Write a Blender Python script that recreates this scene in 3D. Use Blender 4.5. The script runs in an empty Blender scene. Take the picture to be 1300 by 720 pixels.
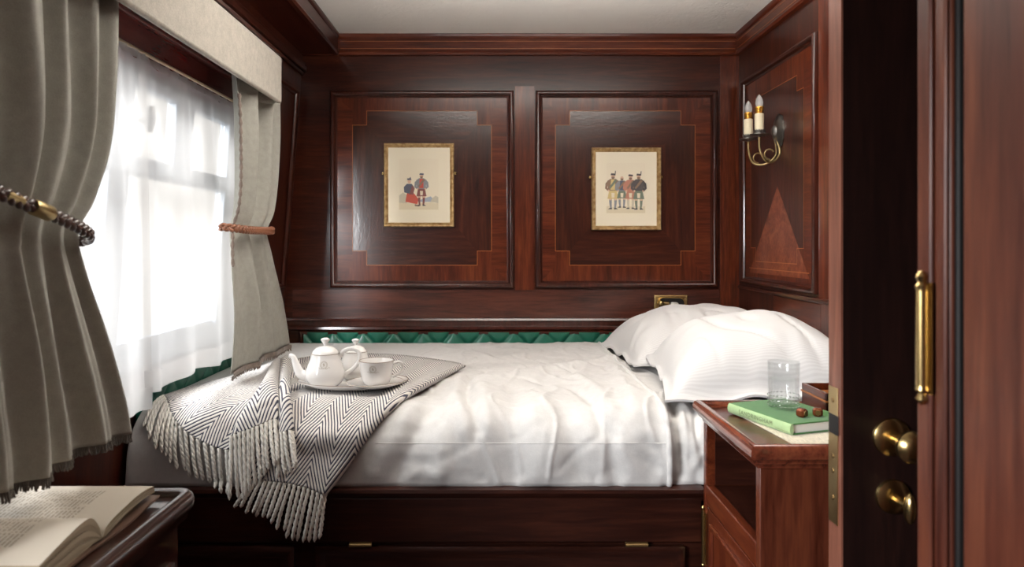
import bpy, math, random
import numpy as np
from mathutils import Vector, noise

random.seed(7)
PI = math.pi
H0 = 1.15                      # eye height above the floor; below, z is measured from eye height
F = 900.0                      # focal length in pixels of a 1300 px wide frame
S = bpy.context.scene
COL = S.collection

# ------------------------------------------------------------------ camera, sky, light, exposure
cam = bpy.data.cameras.new('camera')
cam.sensor_width = 36.0
cam.lens = F * 36.0 / 1300.0
cam.shift_x = (650 - 633) / 1300.0
cam.shift_y = -(360 - 310) / 1300.0
cam.clip_start = 0.02
cam.dof.use_dof = True
cam.dof.focus_distance = 2.15
cam.dof.aperture_fstop = 4.5
camo = bpy.data.objects.new('camera', cam)
camo.location = (0, 0, H0)
camo.rotation_euler = (PI / 2, 0, 0)
COL.objects.link(camo)
S.camera = camo

w = bpy.data.worlds.new('daylight')
S.world = w
w.use_nodes = True
wb = w.node_tree.nodes['Background']
wb.inputs['Color'].default_value = (1.0, 0.97, 0.92, 1)
wb.inputs['Strength'].default_value = 0.90


def area(name, loc, target, sx, sy, power, col):
    l = bpy.data.lights.new(name, 'AREA')
    l.shape = 'RECTANGLE'
    l.size, l.size_y, l.energy, l.color = sx, sy, power, col
    o = bpy.data.objects.new(name, l)
    o.location = (loc[0], loc[1], loc[2] + H0)
    d = Vector(target) - Vector(loc)
    o.rotation_euler = d.to_track_quat('-Z', 'Y').to_euler()
    COL.objects.link(o)
    return o


area('daylight_at_window', (-2.9, 1.60, 1.00), (-0.3, 1.9, -0.25), 3.0, 2.2, 45, (0.96, 0.98, 1.0))
area('daylight_from_high_sky', (-2.6, 1.75, 2.15), (-0.5, 1.95, -0.35), 2.2, 1.6, 240, (0.96, 0.98, 1.0))
area('daylight_at_near_window', (-2.1, -0.75, 0.55), (-0.05, 1.95, -0.40), 1.1, 1.2, 172, (0.96, 0.98, 1.0))
# added fill light without any lamp fitting, aimed up to brighten the ceiling
area('ceiling_fill', (0.20, 1.85, 0.65), (0.20, 1.851, 2.0), 1.2, 0.30, 26, (1.0, 0.985, 0.98))

S.view_settings.view_transform = 'Standard'
S.view_settings.look = 'None'
S.view_settings.gamma = 1.0
S.view_settings.use_curve_mapping = False
S.view_settings.exposure = 0.37
S.cycles.max_bounces = 10
S.cycles.transparent_max_bounces = 12
S.cycles.sample_clamp_indirect = 6.0
S.cycles.use_denoising = True


# ------------------------------------------------------------------ helpers
def at(px, py, Y):
    return ((px - 633) * Y / F, Y, -(py - 310) * Y / F)


class MB:
    """collects geometry (z from eye height) and links it as one mesh object"""
    def __init__(self):
        self.v, self.f, self.m, self.uv = [], [], [], {}

    def add(self, vs, fs, mat=0, uvs=None, fn=None):
        o = len(self.v)
        if fn:
            vs = [fn(*p) for p in vs]
        self.v += [tuple(p) for p in vs]
        for f in fs:
            self.f.append([i + o for i in f])
            self.m.append(mat)
        if uvs is not None:
            for i, t in enumerate(uvs):
                self.uv[o + i] = t
        return self

    def box(self, x0, x1, y0, y1, z0, z1, mat=0, fn=None):
        vs = [(x, y, z) for x in (x0, x1) for y in (y0, y1) for z in (z0, z1)]
        fs = [(0, 1, 3, 2), (4, 6, 7, 5), (0, 4, 5, 1), (2, 3, 7, 6), (0, 2, 6, 4), (1, 5, 7, 3)]
        return self.add(vs, fs, mat, None, fn)

    def grid(self, P, mat=0, uv=None, wrap=False):
        P = np.asarray(P, float)
        n, k = P.shape[:2]
        vs = [tuple(p) for p in P.reshape(-1, 3)]
        fs = []
        kk = k if wrap else k - 1
        for i in range(n - 1):
            for j in range(kk):
                j2 = (j + 1) % k
                fs.append((i * k + j, i * k + j2, (i + 1) * k + j2, (i + 1) * k + j))
        u = None if uv is None else [tuple(t) for t in np.asarray(uv, float).reshape(-1, 2)]
        return self.add(vs, fs, mat, u)

    def lathe(self, prof, c, seg=32, axis='z', mat=0, sx=1.0, sy=1.0, fn=None):
        """prof: (radius, height) pairs"""
        P = []
        for r, h in prof:
            row = []
            for k in range(seg):
                a = 2 * PI * k / seg
                ca, sa = r * math.cos(a) * sx, r * math.sin(a) * sy
                if axis == 'z':
                    p = (c[0] + ca, c[1] + sa, c[2] + h)
                elif axis == 'y':
                    p = (c[0] + ca, c[1] + h, c[2] + sa)
                else:
                    p = (c[0] + h, c[1] + ca, c[2] + sa)
                row.append(fn(*p) if fn else p)
            P.append(row)
        return self.grid(P, mat, None, True)

    def tube(self, pts, r, seg=10, mat=0, flat=1.0):
        pts = [Vector(p) for p in pts]
        n = len(pts)
        rs = r if isinstance(r, (list, tuple, np.ndarray)) else [r] * n
        P = []
        t0 = (pts[1] - pts[0]).normalized()
        up = Vector((0, 0, 1)) if abs(t0.z) < 0.9 else Vector((1, 0, 0))
        nn = t0.cross(up).normalized()
        for i in range(n):
            t = (pts[min(i + 1, n - 1)] - pts[max(i - 1, 0)]).normalized()
            nn = (nn - t * nn.dot(t)).normalized()
            b = t.cross(nn)
            P.append([tuple(pts[i] + (nn * math.cos(a) + b * math.sin(a) * flat) * rs[i])
                      for a in [2 * PI * k / seg for k in range(seg)]])
        o = len(self.v)
        self.grid(P, mat, None, True)
        self.f.append([o + k for k in range(seg)][::-1]); self.m.append(mat)
        e = o + (n - 1) * seg
        self.f.append([e + k for k in range(seg)]); self.m.append(mat)
        return self

    def ball(self, c, r, seg=16, mat=0, sx=1, sy=1, sz=1):
        prof = [(r * math.sin(PI * i / 10) + 1e-5, -r * math.cos(PI * i / 10) * sz) for i in range(11)]
        return self.lathe(prof, c, seg, 'z', mat, sx, sy)

    def poly(self, pts, mat=0):
        return self.add(pts, [list(range(len(pts)))], mat)

    def prism(self, pts, d, mat=0):
        """flat polygon pts pushed along vector d"""
        n = len(pts)
        vs = list(pts) + [tuple(Vector(p) + Vector(d)) for p in pts]
        fs = [list(range(n))[::-1], list(range(n, 2 * n))] + [(i, (i + 1) % n, n + (i + 1) % n, n + i) for i in range(n)]
        return self.add(vs, fs, mat)

    def mould(self, O, U, V, N, u0, v0, u1, v1, prof, mat=0, fn=None, closed=False):
        """mitred frame: prof = (inset, height) pairs swept round the rectangle"""
        O, U, V, N = map(Vector, (O, U, V, N))
        P = []
        for d, h in prof + ([prof[0]] if closed else []):
            row = []
            for (u, v) in ((u0 + d, v0 + d), (u1 - d, v0 + d), (u1 - d, v1 - d), (u0 + d, v1 - d)):
                p = O + U * u + V * v + N * h
                row.append(fn(*p) if fn else tuple(p))
            P.append(row)
        return self.grid(P, mat, None, True)

    def build(self, name, mats, parent=None, smooth=35, bevel=0, solid=0, solid_off=0, sub=0):
        if not isinstance(mats, (list, tuple)):
            mats = [mats]
        off = Vector((0, 0, -H0))
        org = Vector((0, 0, 0))
        if parent is not None:
            org = Vector(parent['_org'])
        else:
            # a thing that is one mesh keeps its origin at its own base
            a = np.array(self.v)
            lo, hi = a.min(0), a.max(0)
            org = Vector(((lo[0] + hi[0]) / 2, (lo[1] + hi[1]) / 2, lo[2] + H0))
        vs = [Vector(p) - off - org for p in self.v]
        me = bpy.data.meshes.new(name)
        me.from_pydata(vs, [], self.f)
        for m in mats:
            me.materials.append(m)
        me.polygons.foreach_set('material_index', self.m)
        if self.uv:
            l = me.uv_layers.new(name='UVMap')
            for p in me.polygons:
                for li in p.loop_indices:
                    l.data[li].uv = self.uv.get(me.loops[li].vertex_index, (0, 0))
        me.update()
        if smooth:
            me.shade_smooth()
            me.set_sharp_from_angle(angle=math.radians(smooth))
        o = bpy.data.objects.new(name, me)
        COL.objects.link(o)
        if parent is not None:
            root = parent
            o.parent = root
            o.location = (0, 0, 0)
        else:
            o.location = org
        o['_org'] = tuple(org)
        if bevel:
            b = o.modifiers.new('bevel', 'BEVEL')
            b.width, b.segments, b.limit_method = bevel, 2, 'ANGLE'
            b.angle_limit = math.radians(40)
        if solid:
            s = o.modifiers.new('solid', 'SOLIDIFY')
            s.thickness, s.offset = solid, solid_off
        if sub:
            s = o.modifiers.new('sub', 'SUBSURF')
            s.levels = s.render_levels = sub
        return o


def tag(o, label=None, cat=None, group=None, kind=None):
    if label: o['label'] = label
    if cat: o['category'] = cat
    if group: o['group'] = group
    if kind: o['kind'] = kind
    return o


def thing(name, loc, label=None, cat=None, group=None, kind=None):
    o = bpy.data.objects.new(name, None)
    o.empty_display_size = 0.05
    o.location = (loc[0], loc[1], loc[2] + H0)
    o['_org'] = (loc[0], loc[1], loc[2] + H0)
    COL.objects.link(o)
    return tag(o, label, cat, group, kind)


def struct(o, label, cat='structure'):
    return tag(o, label, cat, None, 'structure')


def catmull(P, n):
    """Catmull-Rom through the rows of P (k x ...), n samples per span"""
    P = np.asarray(P, float)
    k = len(P)
    Q = np.concatenate([[2 * P[0] - P[1]], P, [2 * P[-1] - P[-2]]])
    out = []
    for i in range(k - 1):
        p0, p1, p2, p3 = Q[i:i + 4]
        for j in range(n):
            t = j / n
            out.append(0.5 * (2 * p1 + (p2 - p0) * t + (2 * p0 - 5 * p1 + 4 * p2 - p3) * t * t + (3 * p1 - p0 - 3 * p2 + p3) * t ** 3))
    out.append(P[-1])
    return np.array(out)


def resample(pts, n):
    pts = np.asarray(pts, float)
    d = np.concatenate([[0], np.cumsum(np.linalg.norm(np.diff(pts, axis=0), axis=1))])
    t = np.linspace(0, d[-1], n)
    return np.stack([np.interp(t, d, pts[:, k]) for k in range(pts.shape[1])], 1)


# ------------------------------------------------------------------ materials
def srgb(r, g, b):
    def f(c):
        c /= 255.0
        return c / 12.92 if c <= 0.04045 else ((c + 0.055) / 1.055) ** 2.4
    return (f(r), f(g), f(b), 1)


def mat(name, col=(0.5, 0.5, 0.5, 1), rough=0.5, **kw):
    m = bpy.data.materials.new(name)
    m.use_nodes = True
    b = m.node_tree.nodes['Principled BSDF']
    b.inputs['Base Color'].default_value = col
    b.inputs['Roughness'].default_value = rough
    for k, v in kw.items():
        b.inputs[k.replace('_', ' ')].default_value = v
    return m


def nt(m):
    t = m.node_tree
    return t, t.nodes, t.links, t.nodes['Principled BSDF']


def ramp(N, stops):
    r = N.new('ShaderNodeValToRGB')
    e = r.color_ramp.elements
    while len(e) < len(stops):
        e.new(0.5)
    for i, (p, c) in enumerate(stops):
        e[i].position, e[i].color = p, c
    return r


def noise_node(N, L, vec, scale, detail=4, dist=0.0, rough=0.5):
    n = N.new('ShaderNodeTexNoise')
    n.inputs['Scale'].default_value = scale
    n.inputs['Detail'].default_value = detail
    n.inputs['Distortion'].default_value = dist
    n.inputs['Roughness'].default_value = rough
    L.new(vec, n.inputs['Vector'])
    return n


def mapped(N, L, scale, coord='Object', loc=(0, 0, 0)):
    c = N.new('ShaderNodeTexCoord')
    mp = N.new('ShaderNodeMapping')
    mp.inputs['Scale'].default_value = scale
    mp.inputs['Location'].default_value = loc
    L.new(c.outputs[coord], mp.inputs['Vector'])
    return mp.outputs['Vector']


def bump(N, L, b, height, strength, dist=0.002):
    bp = N.new('ShaderNodeBump')
    bp.inputs['Strength'].default_value = strength
    bp.inputs['Distance'].default_value = dist
    L.new(height, bp.inputs['Height'])
    L.new(bp.outputs['Normal'], b.inputs['Normal'])
    return bp


def wood(name, dark, mid, light, axis='x', rough=0.34, coat=0.5, coat_rough=0.16, curl=0.0, seed=0.0, stretch=1.0, bmp=0.05):
    m = mat(name, rough=rough)
    t, N, L, b = nt(m)
    sc = {'x': (1.2, 14, 14), 'y': (14, 1.2, 14), 'z': (14, 14, 1.2)}[axis]
    v = mapped(N, L, tuple(s * stretch for s in sc), loc=(seed, seed * 1.7, seed * 0.6))
    n1 = noise_node(N, L, v, 1.6, 6, 0.9 + curl, 0.6)
    n2 = noise_node(N, L, v, 9.0, 5, 0.3, 0.6)
    mx = N.new('ShaderNodeMix')
    mx.inputs[0].default_value = 0.38
    L.new(n1.outputs['Fac'], mx.inputs[2]); L.new(n2.outputs['Fac'], mx.inputs[3])
    r = ramp(N, [(0.33, dark), (0.50, mid), (0.68, light)])
    L.new(mx.outputs[0], r.inputs['Fac'])
    L.new(r.outputs['Color'], b.inputs['Base Color'])
    b.inputs['Coat Weight'].default_value = coat
    b.inputs['Specular IOR Level'].default_value = 0.22
    b.inputs['Coat Roughness'].default_value = coat_rough
    if bmp:
        bump(N, L, b, n2.outputs['Fac'], bmp)
    return m


D0, D1, D2 = (0.018, 0.0036, 0.0022, 1), (0.045, 0.0092, 0.0044, 1), (0.092, 0.022, 0.0085, 1)
R0, R1, R2 = (0.040, 0.0070, 0.0032, 1), (0.098, 0.0185, 0.0070, 1), (0.18, 0.043, 0.0140, 1)
M = {}
M['wood_x'] = wood('mahogany_horizontal', D0, D1, D2, 'x', coat=0.25)
M['wood_y'] = wood('mahogany_deep_grain', D0, D1, D2, 'y', seed=3)
M['wood_z'] = wood('mahogany_vertical', D0, D1, D2, 'z', seed=5)
M['red_x'] = wood('red_mahogany_horizontal', R0, R1, R2, 'x', seed=2)
M['red_y'] = wood('red_mahogany_deep', R0, R1, R2, 'y', seed=4)
M['red_z'] = wood('red_mahogany_vertical', R0, R1, R2, 'z', seed=6)
M['curl_z'] = wood('curly_mahogany_vertical', R0, R1, R2, 'z', seed=8, curl=2.5)
M['mould'] = wood('moulding_mahogany', D0, D1, (0.085, 0.02, 0.012, 1), 'z', rough=0.3, coat=0.8, coat_rough=0.12, seed=9)
M['rail'] = wood('bed_mahogany', (0.014, 0.0042, 0.003, 1), (0.03, 0.008, 0.0048, 1), (0.062, 0.017, 0.009, 1), 'x', seed=11)
M['table'] = wood('table_mahogany', (0.012, 0.0042, 0.0032, 1), (0.026, 0.0085, 0.006, 1), (0.05, 0.016, 0.01, 1), 'y', rough=0.28, coat=1.0, coat_rough=0.10, seed=12)
M['door'] = wood('door_mahogany', D0, D1, D2, 'z', rough=0.38, coat=0.4, coat_rough=0.22, seed=15)
M['door_shaded'] = wood('shaded_door_mahogany', (0.006, 0.002, 0.0018, 1), (0.012, 0.004, 0.003, 1), (0.022, 0.007, 0.005, 1), 'z', rough=0.5, coat=0.12, coat_rough=0.22, seed=16)  # shade on the door face painted in as near-black wood
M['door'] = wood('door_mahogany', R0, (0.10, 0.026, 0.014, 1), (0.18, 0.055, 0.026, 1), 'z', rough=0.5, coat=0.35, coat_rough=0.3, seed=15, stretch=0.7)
M['lit_edge'] = wood('lit_door_edge', (0.10, 0.035, 0.022, 1), (0.20, 0.075, 0.048, 1), (0.30, 0.12, 0.075, 1), 'z', rough=0.45, coat=0.4, coat_rough=0.3, seed=17)  # window light on the door edge painted in as paler wood
M['inlay'] = mat('satinwood_inlay', srgb(158, 92, 42), 0.35)
M['gap_shade'] = mat('painted_gap_shade', (0.004, 0.002, 0.002, 1), 0.6)


def burl(name, axis, seed, a=D0, b_=D1, c=D2):
    m = wood(name, a, b_, c, axis, rough=0.3, coat=0.7, coat_rough=0.19, curl=0.6, seed=seed, stretch=0.8, bmp=0)
    t, N, L, b = nt(m)
    v = mapped(N, L, {'x': (30, 90, 90), 'z': (90, 90, 30)}[axis], loc=(seed, 0, 0))
    n = noise_node(N, L, v, 1.0, 3, 0.6)
    bump(N, L, b, n.outputs['Fac'], 0.17, 0.0018)
    bp = [q for q in N if q.type == 'BUMP'][0]
    L.new(bp.outputs['Normal'], b.inputs['Coat Normal'])
    b.inputs['Coat IOR'].default_value = 1.9
    return m


M['burl_x'] = burl('figured_mahogany_horizontal', 'x', 21)
M['burl_z'] = burl('figured_mahogany_vertical', 'z', 22)
M['burl_tri'] = burl('figured_mahogany_light', 'x', 23, (0.10, 0.022, 0.010, 1), (0.21, 0.052, 0.024, 1), (0.33, 0.10, 0.045, 1))


def fabric(name, col, rough=0.9, weave=700, strength=0.25, mottle=0.12, sheen=0.2, transl=0.0, stretch=(1, 1, 1)):
    m = mat(name, col, rough)
    t, N, L, b = nt(m)
    b.inputs['Sheen Weight'].default_value = sheen
    b.inputs['Specular IOR Level'].default_value = 0.15
    v = mapped(N, L, stretch)
    n = noise_node(N, L, v, weave, 2)
    n2 = noise_node(N, L, v, 60, 5)
    d = tuple(c * (1 - mottle) for c in col[:3]) + (1,)
    l = tuple(min(1, c * (1 + mottle)) for c in col[:3]) + (1,)
    r = ramp(N, [(0.35, d), (0.65, l)])
    mx = N.new('ShaderNodeMix')
    mx.inputs[0].default_value = 0.5
    L.new(n.outputs['Fac'], mx.inputs[2]); L.new(n2.outputs['Fac'], mx.inputs[3])
    L.new(mx.outputs[0], r.inputs['Fac'])
    L.new(r.outputs['Color'], b.inputs['Base Color'])
    bump(N, L, b, n.outputs['Fac'], strength, 0.001)
    if transl:
        tr = N.new('ShaderNodeBsdfTranslucent')
        L.new(r.outputs['Color'], tr.inputs['Color'])
        ms = N.new('ShaderNodeMixShader')
        ms.inputs[0].default_value = transl
        out = N['Material Output']
        L.new(b.outputs[0], ms.inputs[1]); L.new(tr.outputs[0], ms.inputs[2])
        L.new(ms.outputs[0], out.inputs['Surface'])
    return m


M['linen'] = fabric('grey_linen', (0.65, 0.635, 0.62, 1), weave=420, strength=0.2, mottle=0.06)
M['cotton'] = fabric('white_cotton', (0.86, 0.845, 0.835, 1), weave=800, strength=0.1, mottle=0.01)
M['curtain'] = fabric('sage_wool', (0.38, 0.37, 0.325, 1), weave=520, strength=0.3, mottle=0.10, transl=0.04, sheen=0.0)
M['pelmet'] = fabric('oatmeal_felt', (0.42, 0.385, 0.33, 1), weave=260, strength=0.3, mottle=0.16)
M['braid'] = fabric('taupe_braid', (0.23, 0.18, 0.15, 1), weave=900, strength=0.4, mottle=0.4)
M['fringe_dark'] = fabric('dark_curtain_fringe', (0.10, 0.085, 0.07, 1), mottle=0.3)
M['tassel'] = fabric('cream_wool_fringe', (0.80, 0.765, 0.70, 1), weave=500, strength=0.5, mottle=0.12)

# satin stripe of the pillow cases
m = M['pillow'] = fabric('striped_cotton', (0.86, 0.845, 0.835, 1), weave=800, strength=0.05, mottle=0.01)
t, N, L, b = nt(m)
wv = N.new('ShaderNodeTexWave')
wv.inputs['Scale'].default_value = 62
wv.bands_direction = 'Y'
L.new(mapped(N, L, (1, 1, 1), 'UV'), wv.inputs['Vector'])
r = ramp(N, [(0.35, (0.62, 0.605, 0.60, 1)), (0.65, (0.67, 0.657, 0.652, 1))])
L.new(wv.outputs['Fac'], r.inputs['Fac'])
L.new(r.outputs['Color'], b.inputs['Base Color'])

# sheer voile
m = M['sheer'] = bpy.data.materials.new('white_voile')
m.use_nodes = True
N, L = m.node_tree.nodes, m.node_tree.links
N.clear()
out = N.new('ShaderNodeOutputMaterial')
tp = N.new('ShaderNodeBsdfTransparent'); tl = N.new('ShaderNodeBsdfTranslucent'); df = N.new('ShaderNodeBsdfDiffuse')
tl.inputs['Color'].default_value = (0.60, 0.585, 0.57, 1)
df.inputs['Color'].default_value = (0.80, 0.79, 0.78, 1)
a1 = N.new('ShaderNodeMixShader'); a2 = N.new('ShaderNodeMixShader')
a1.inputs[0].default_value = 0.35
a2.inputs[0].default_value = 0.56
L.new(tl.outputs[0], a1.inputs[1]); L.new(df.outputs[0], a1.inputs[2])
L.new(tp.outputs[0], a2.inputs[1]); L.new(a1.outputs[0], a2.inputs[2])
L.new(a2.outputs[0], out.inputs['Surface'])

# window pane
m = M['pane'] = bpy.data.materials.new('window_glass')
m.use_nodes = True
N, L = m.node_tree.nodes, m.node_tree.links
N.clear()
out = N.new('ShaderNodeOutputMaterial')
tp = N.new('ShaderNodeBsdfTransparent'); gl = N.new('ShaderNodeBsdfGlossy'); gl.inputs['Roughness'].default_value = 0.02
a1 = N.new('ShaderNodeMixShader'); a1.inputs[0].default_value = 0.06
L.new(tp.outputs[0], a1.inputs[1]); L.new(gl.outputs[0], a1.inputs[2]); L.new(a1.outputs[0], out.inputs['Surface'])

M['ceiling'] = mat('embossed_cream_ceiling', srgb(243, 238, 229), 0.8)
t, N, L, b = nt(M['ceiling'])
n = noise_node(N, L, mapped(N, L, (1, 1, 1)), 38, 5, 1.2)
bump(N, L, b, n.outputs['Fac'], 0.35, 0.006)

M['leather'] = mat('green_leather', (0.012, 0.135, 0.085, 1), 0.34, Coat_Weight=0.25, Coat_Roughness=0.25)
t, N, L, b = nt(M['leather'])
n = noise_node(N, L, mapped(N, L, (1, 1, 1)), 260, 4)
bump(N, L, b, n.outputs['Fac'], 0.12, 0.001)
M['brass'] = mat('polished_brass', (0.55, 0.39, 0.17, 1), 0.25, Metallic=1.0)
M['brass_dull'] = mat('aged_brass', (0.44, 0.33, 0.16, 1), 0.36, Metallic=1.0)
M['brass_hinge'] = mat('tarnished_hinge_brass', (0.30, 0.20, 0.09, 1), 0.45, Metallic=1.0)
M['pewter'] = mat('blackened_metal', (0.20, 0.19, 0.175, 1), 0.32, Metallic=0.9)
M['gilt'] = mat('gilt_frame', (0.50, 0.33, 0.15, 1), 0.42, Metallic=0.75)
t, N, L, b = nt(M['gilt'])
n = noise_node(N, L, mapped(N, L, (1, 1, 1)), 60, 5)
r = ramp(N, [(0.35, (0.36, 0.21, 0.085, 1)), (0.65, (0.62, 0.44, 0.22, 1))])
L.new(n.outputs['Fac'], r.inputs['Fac']); L.new(r.outputs['Color'], b.inputs['Base Color'])
M['mount'] = mat('cream_mount_board', srgb(238, 228, 205), 0.85)
M['paper'] = mat('print_paper', srgb(236, 225, 202), 0.85)
M['wash'] = mat('print_wash', srgb(222, 209, 180), 0.85)
M['candle'] = mat('ivory_candle_sleeve', srgb(226, 214, 184), 0.45)
M['bulb'] = mat('clear_bulb_glass', (0.95, 0.95, 0.95, 1), 0.02, Transmission_Weight=1.0, IOR=1.3)
M['amber'] = mat('amber_brass_collar', (0.72, 0.34, 0.05, 1), 0.25, Metallic=0.8)
M['china'] = mat('white_porcelain', (0.80, 0.775, 0.75, 1), 0.12, Coat_Weight=0.4, Coat_Roughness=0.05)
M['gold_line'] = mat('soft_gold_line', srgb(138, 118, 98), 0.4)
M['crest'] = mat('grey_gold_print', srgb(178, 168, 154), 0.6)


def clear(name, ior, part, rough=0.01):
    """thin clear glass: most light passes straight on, the rest is refracted and reflected"""
    m = mat(name, (1, 1, 1, 1), rough, Transmission_Weight=1.0, IOR=ior)
    t, N, L, b = nt(m)
    tp = N.new('ShaderNodeBsdfTransparent')
    ms = N.new('ShaderNodeMixShader')
    ms.inputs[0].default_value = part
    L.new(tp.outputs[0], ms.inputs[1]); L.new(b.outputs[0], ms.inputs[2])
    L.new(ms.outputs[0], N['Material Output'].inputs['Surface'])
    return m


M['glass'] = bpy.data.materials.new('crystal')
M['glass'].use_nodes = True
N, L = M['glass'].node_tree.nodes, M['glass'].node_tree.links
N.clear()
out = N.new('ShaderNodeOutputMaterial'); tp = N.new('ShaderNodeBsdfTransparent'); gl = N.new('ShaderNodeBsdfGlossy')
tp.inputs['Color'].default_value = (0.97, 0.98, 0.98, 1); gl.inputs['Roughness'].default_value = 0.03
lw_ = N.new('ShaderNodeLayerWeight'); lw_.inputs['Blend'].default_value = 0.35
lwt = N.new('ShaderNodeMath'); lwt.operation = 'MULTIPLY_ADD'; lwt.inputs[1].default_value = 0.14; lwt.inputs[2].default_value = 0.03
L.new(lw_.outputs['Facing'], lwt.inputs[0])
ms = N.new('ShaderNodeMixShader')
L.new(lwt.outputs[0], ms.inputs[0]); L.new(tp.outputs[0], ms.inputs[1]); L.new(gl.outputs[0], ms.inputs[2]); L.new(ms.outputs[0], out.inputs['Surface'])
M['bulb'] = clear('clear_bulb_glass', 1.4, 0.30)
M['bulb'].node_tree.nodes['Principled BSDF'].inputs['Transmission Weight'].default_value = 0.0
M['glass_cut'] = clear('cut_crystal', 1.5, 0.6)
M['water'] = clear('water', 1.33, 0.10)
M['page'] = mat('cream_page_edges', srgb(160, 145, 122), 0.85)
M['white_page'] = mat('white_page_edges', srgb(232, 228, 222), 0.8)
M['cover'] = mat('brown_book_cover', srgb(96, 70, 55), 0.6)
M['green_cloth'] = fabric('green_book_cloth', (0.065, 0.19, 0.05, 1), weave=900, strength=0.25, mottle=0.1)
M['green_spine'] = fabric('faded_green_book_cloth', (0.36, 0.50, 0.26, 1), weave=900, strength=0.25, mottle=0.1)
M['title'] = mat('faded_gilt_lettering', srgb(98, 104, 70), 0.6)
M['reflection_cream'] = fabric('cream_ribbed_reflection', (0.62, 0.56, 0.43, 1), weave=60, strength=0.3, mottle=0.2, stretch=(8, 1, 1))
M['plait'] = mat('tan_leather_braid', (0.27, 0.105, 0.055, 1), 0.4, Coat_Weight=0.2)
M['plait_dark'] = mat('dark_leather_braid', (0.07, 0.032, 0.022, 1), 0.3, Coat_Weight=0.6, Coat_Roughness=0.15)
M['nut'] = mat('copper_brown_stud', (0.20, 0.055, 0.02, 1), 0.25, Metallic=0.5)
M['nut_face'] = mat('dark_carved_stud_face', (0.22, 0.13, 0.05, 1), 0.3, Metallic=0.8)
M['win_frame'] = mat('painted_window_frame', srgb(150, 160, 172), 0.4)
M['black'] = mat('black_recess', (0.006, 0.005, 0.005, 1), 0.5)
M['carpet'] = fabric('dark_carpet', (0.05, 0.03, 0.03, 1), weave=300)
M['rear'] = mat('cabin_rear_panelling', (0.10, 0.045, 0.03, 1), 0.5)

# herringbone wool
m = M['herringbone'] = mat('herringbone_wool', rough=0.95)
t, N, L, b = nt(m)
b.inputs['Specular IOR Level'].default_value = 0.1
b.inputs['Sheen Weight'].default_value = 0.2
uvn = N.new('ShaderNodeTexCoord'); sep = N.new('ShaderNodeSeparateXYZ'); L.new(uvn.outputs['UV'], sep.inputs[0])


def mth(op, a, c=None):
    q = N.new('ShaderNodeMath'); q.operation = op
    for i, x in enumerate((a, c)):
        if x is None: continue
        if isinstance(x, (int, float)): q.inputs[i].default_value = x
        else: L.new(x, q.inputs[i])
    return q.outputs[0]


BAND = 0.050
tri = mth('PINGPONG', sep.outputs['X'], BAND)
ph = mth('ADD', mth('MULTIPLY', tri, 1.55), mth('MULTIPLY', sep.outputs['Y'], 0.75))
wob = noise_node(N, L, uvn.outputs['UV'], 180, 2)
ph = mth('ADD', ph, mth('MULTIPLY', wob.outputs['Fac'], 0.0016))
sn = mth('SINE', mth('MULTIPLY', ph, 2 * PI / 0.0128))
r = ramp(N, [(0.26, (0.055, 0.055, 0.085, 1)), (0.46, (0.74, 0.70, 0.65, 1))])
L.new(mth('ADD', mth('MULTIPLY', sn, 0.5), 0.5), r.inputs['Fac'])
L.new(r.outputs['Color'], b.inputs['Base Color'])
bump(N, L, b, sn, 0.35, 0.0015)

# printed page: rows of grey words, nothing legible at this size
m = M['printed'] = mat('printed_page', rough=0.85)
t, N, L, b = nt(m)
uvn = N.new('ShaderNodeTexCoord'); sep = N.new('ShaderNodeSeparateXYZ'); L.new(uvn.outputs['UV'], sep.inputs[0])
line = mth('GREATER_THAN', mth('FRACT', mth('DIVIDE', sep.outputs['X'], 0.0068)), 0.55)
inside = mth('MULTIPLY', mth('GREATER_THAN', sep.outputs['X'], 0.062), mth('MULTIPLY', mth('GREATER_THAN', sep.outputs['Y'], 0.018), mth('LESS_THAN', sep.outputs['Y'], 0.135)))
wn = noise_node(N, L, mapped(N, L, (30, 120, 1), 'UV'), 1.6, 2)
words = mth('GREATER_THAN', wn.outputs['Fac'], 0.46)
ink = mth('MULTIPLY', mth('MULTIPLY', line, inside), words)
mx = N.new('ShaderNodeMix'); mx.data_type = 'RGBA'
mx.inputs[6].default_value = srgb(190, 180, 165); mx.inputs[7].default_value = srgb(146, 136, 124)
L.new(ink, mx.inputs[0]); L.new(mx.outputs[2], b.inputs['Base Color'])

PAINT = {k: mat('print_ink_' + k, srgb(*[q + (228 - q) * 0.22 for q in c]), 0.85) for k, c in dict(
    skin=(214, 168, 134), red=(196, 62, 44), navy=(62, 66, 84), grey=(120, 122, 126), darkred=(112, 52, 46),
    black=(52, 46, 46), ochre=(206, 176, 104), cream=(226, 210, 178), rust=(176, 104, 78), green=(92, 104, 82),
    brown=(120, 88, 66), stone=(196, 184, 156), blue=(150, 160, 176)).items()}
PKEYS = list(PAINT)

# ------------------------------------------------------------------ the room
YB = 3.10                                     # back wall
XR = 1.05                                     # right wall


def lw(z):                                    # the left wall leans outwards towards the floor
    return -0.916 + 0.0735 * z


def LF(d, y, z):
    return (lw(z) + d, y, z)


ZT, ZF = 0.915, -H0
struct(MB().box(-1.1, 1.25, -0.5, YB + 0.06, ZF - 0.05, ZF).build('floor', M['carpet']), 'dark carpeted cabin floor', 'floor')
struct(MB().box(-1.0, 1.25, -0.5, YB + 0.06, ZT, ZT + 0.04).build('ceiling', M['ceiling']), 'cream embossed cabin ceiling', 'ceiling')
struct(MB().box(-1.1, 1.25, -0.55, -0.5, ZF, ZT).build('wall_rear', M['rear']), 'panelled cabin wall behind the viewer', 'wall')

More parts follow.
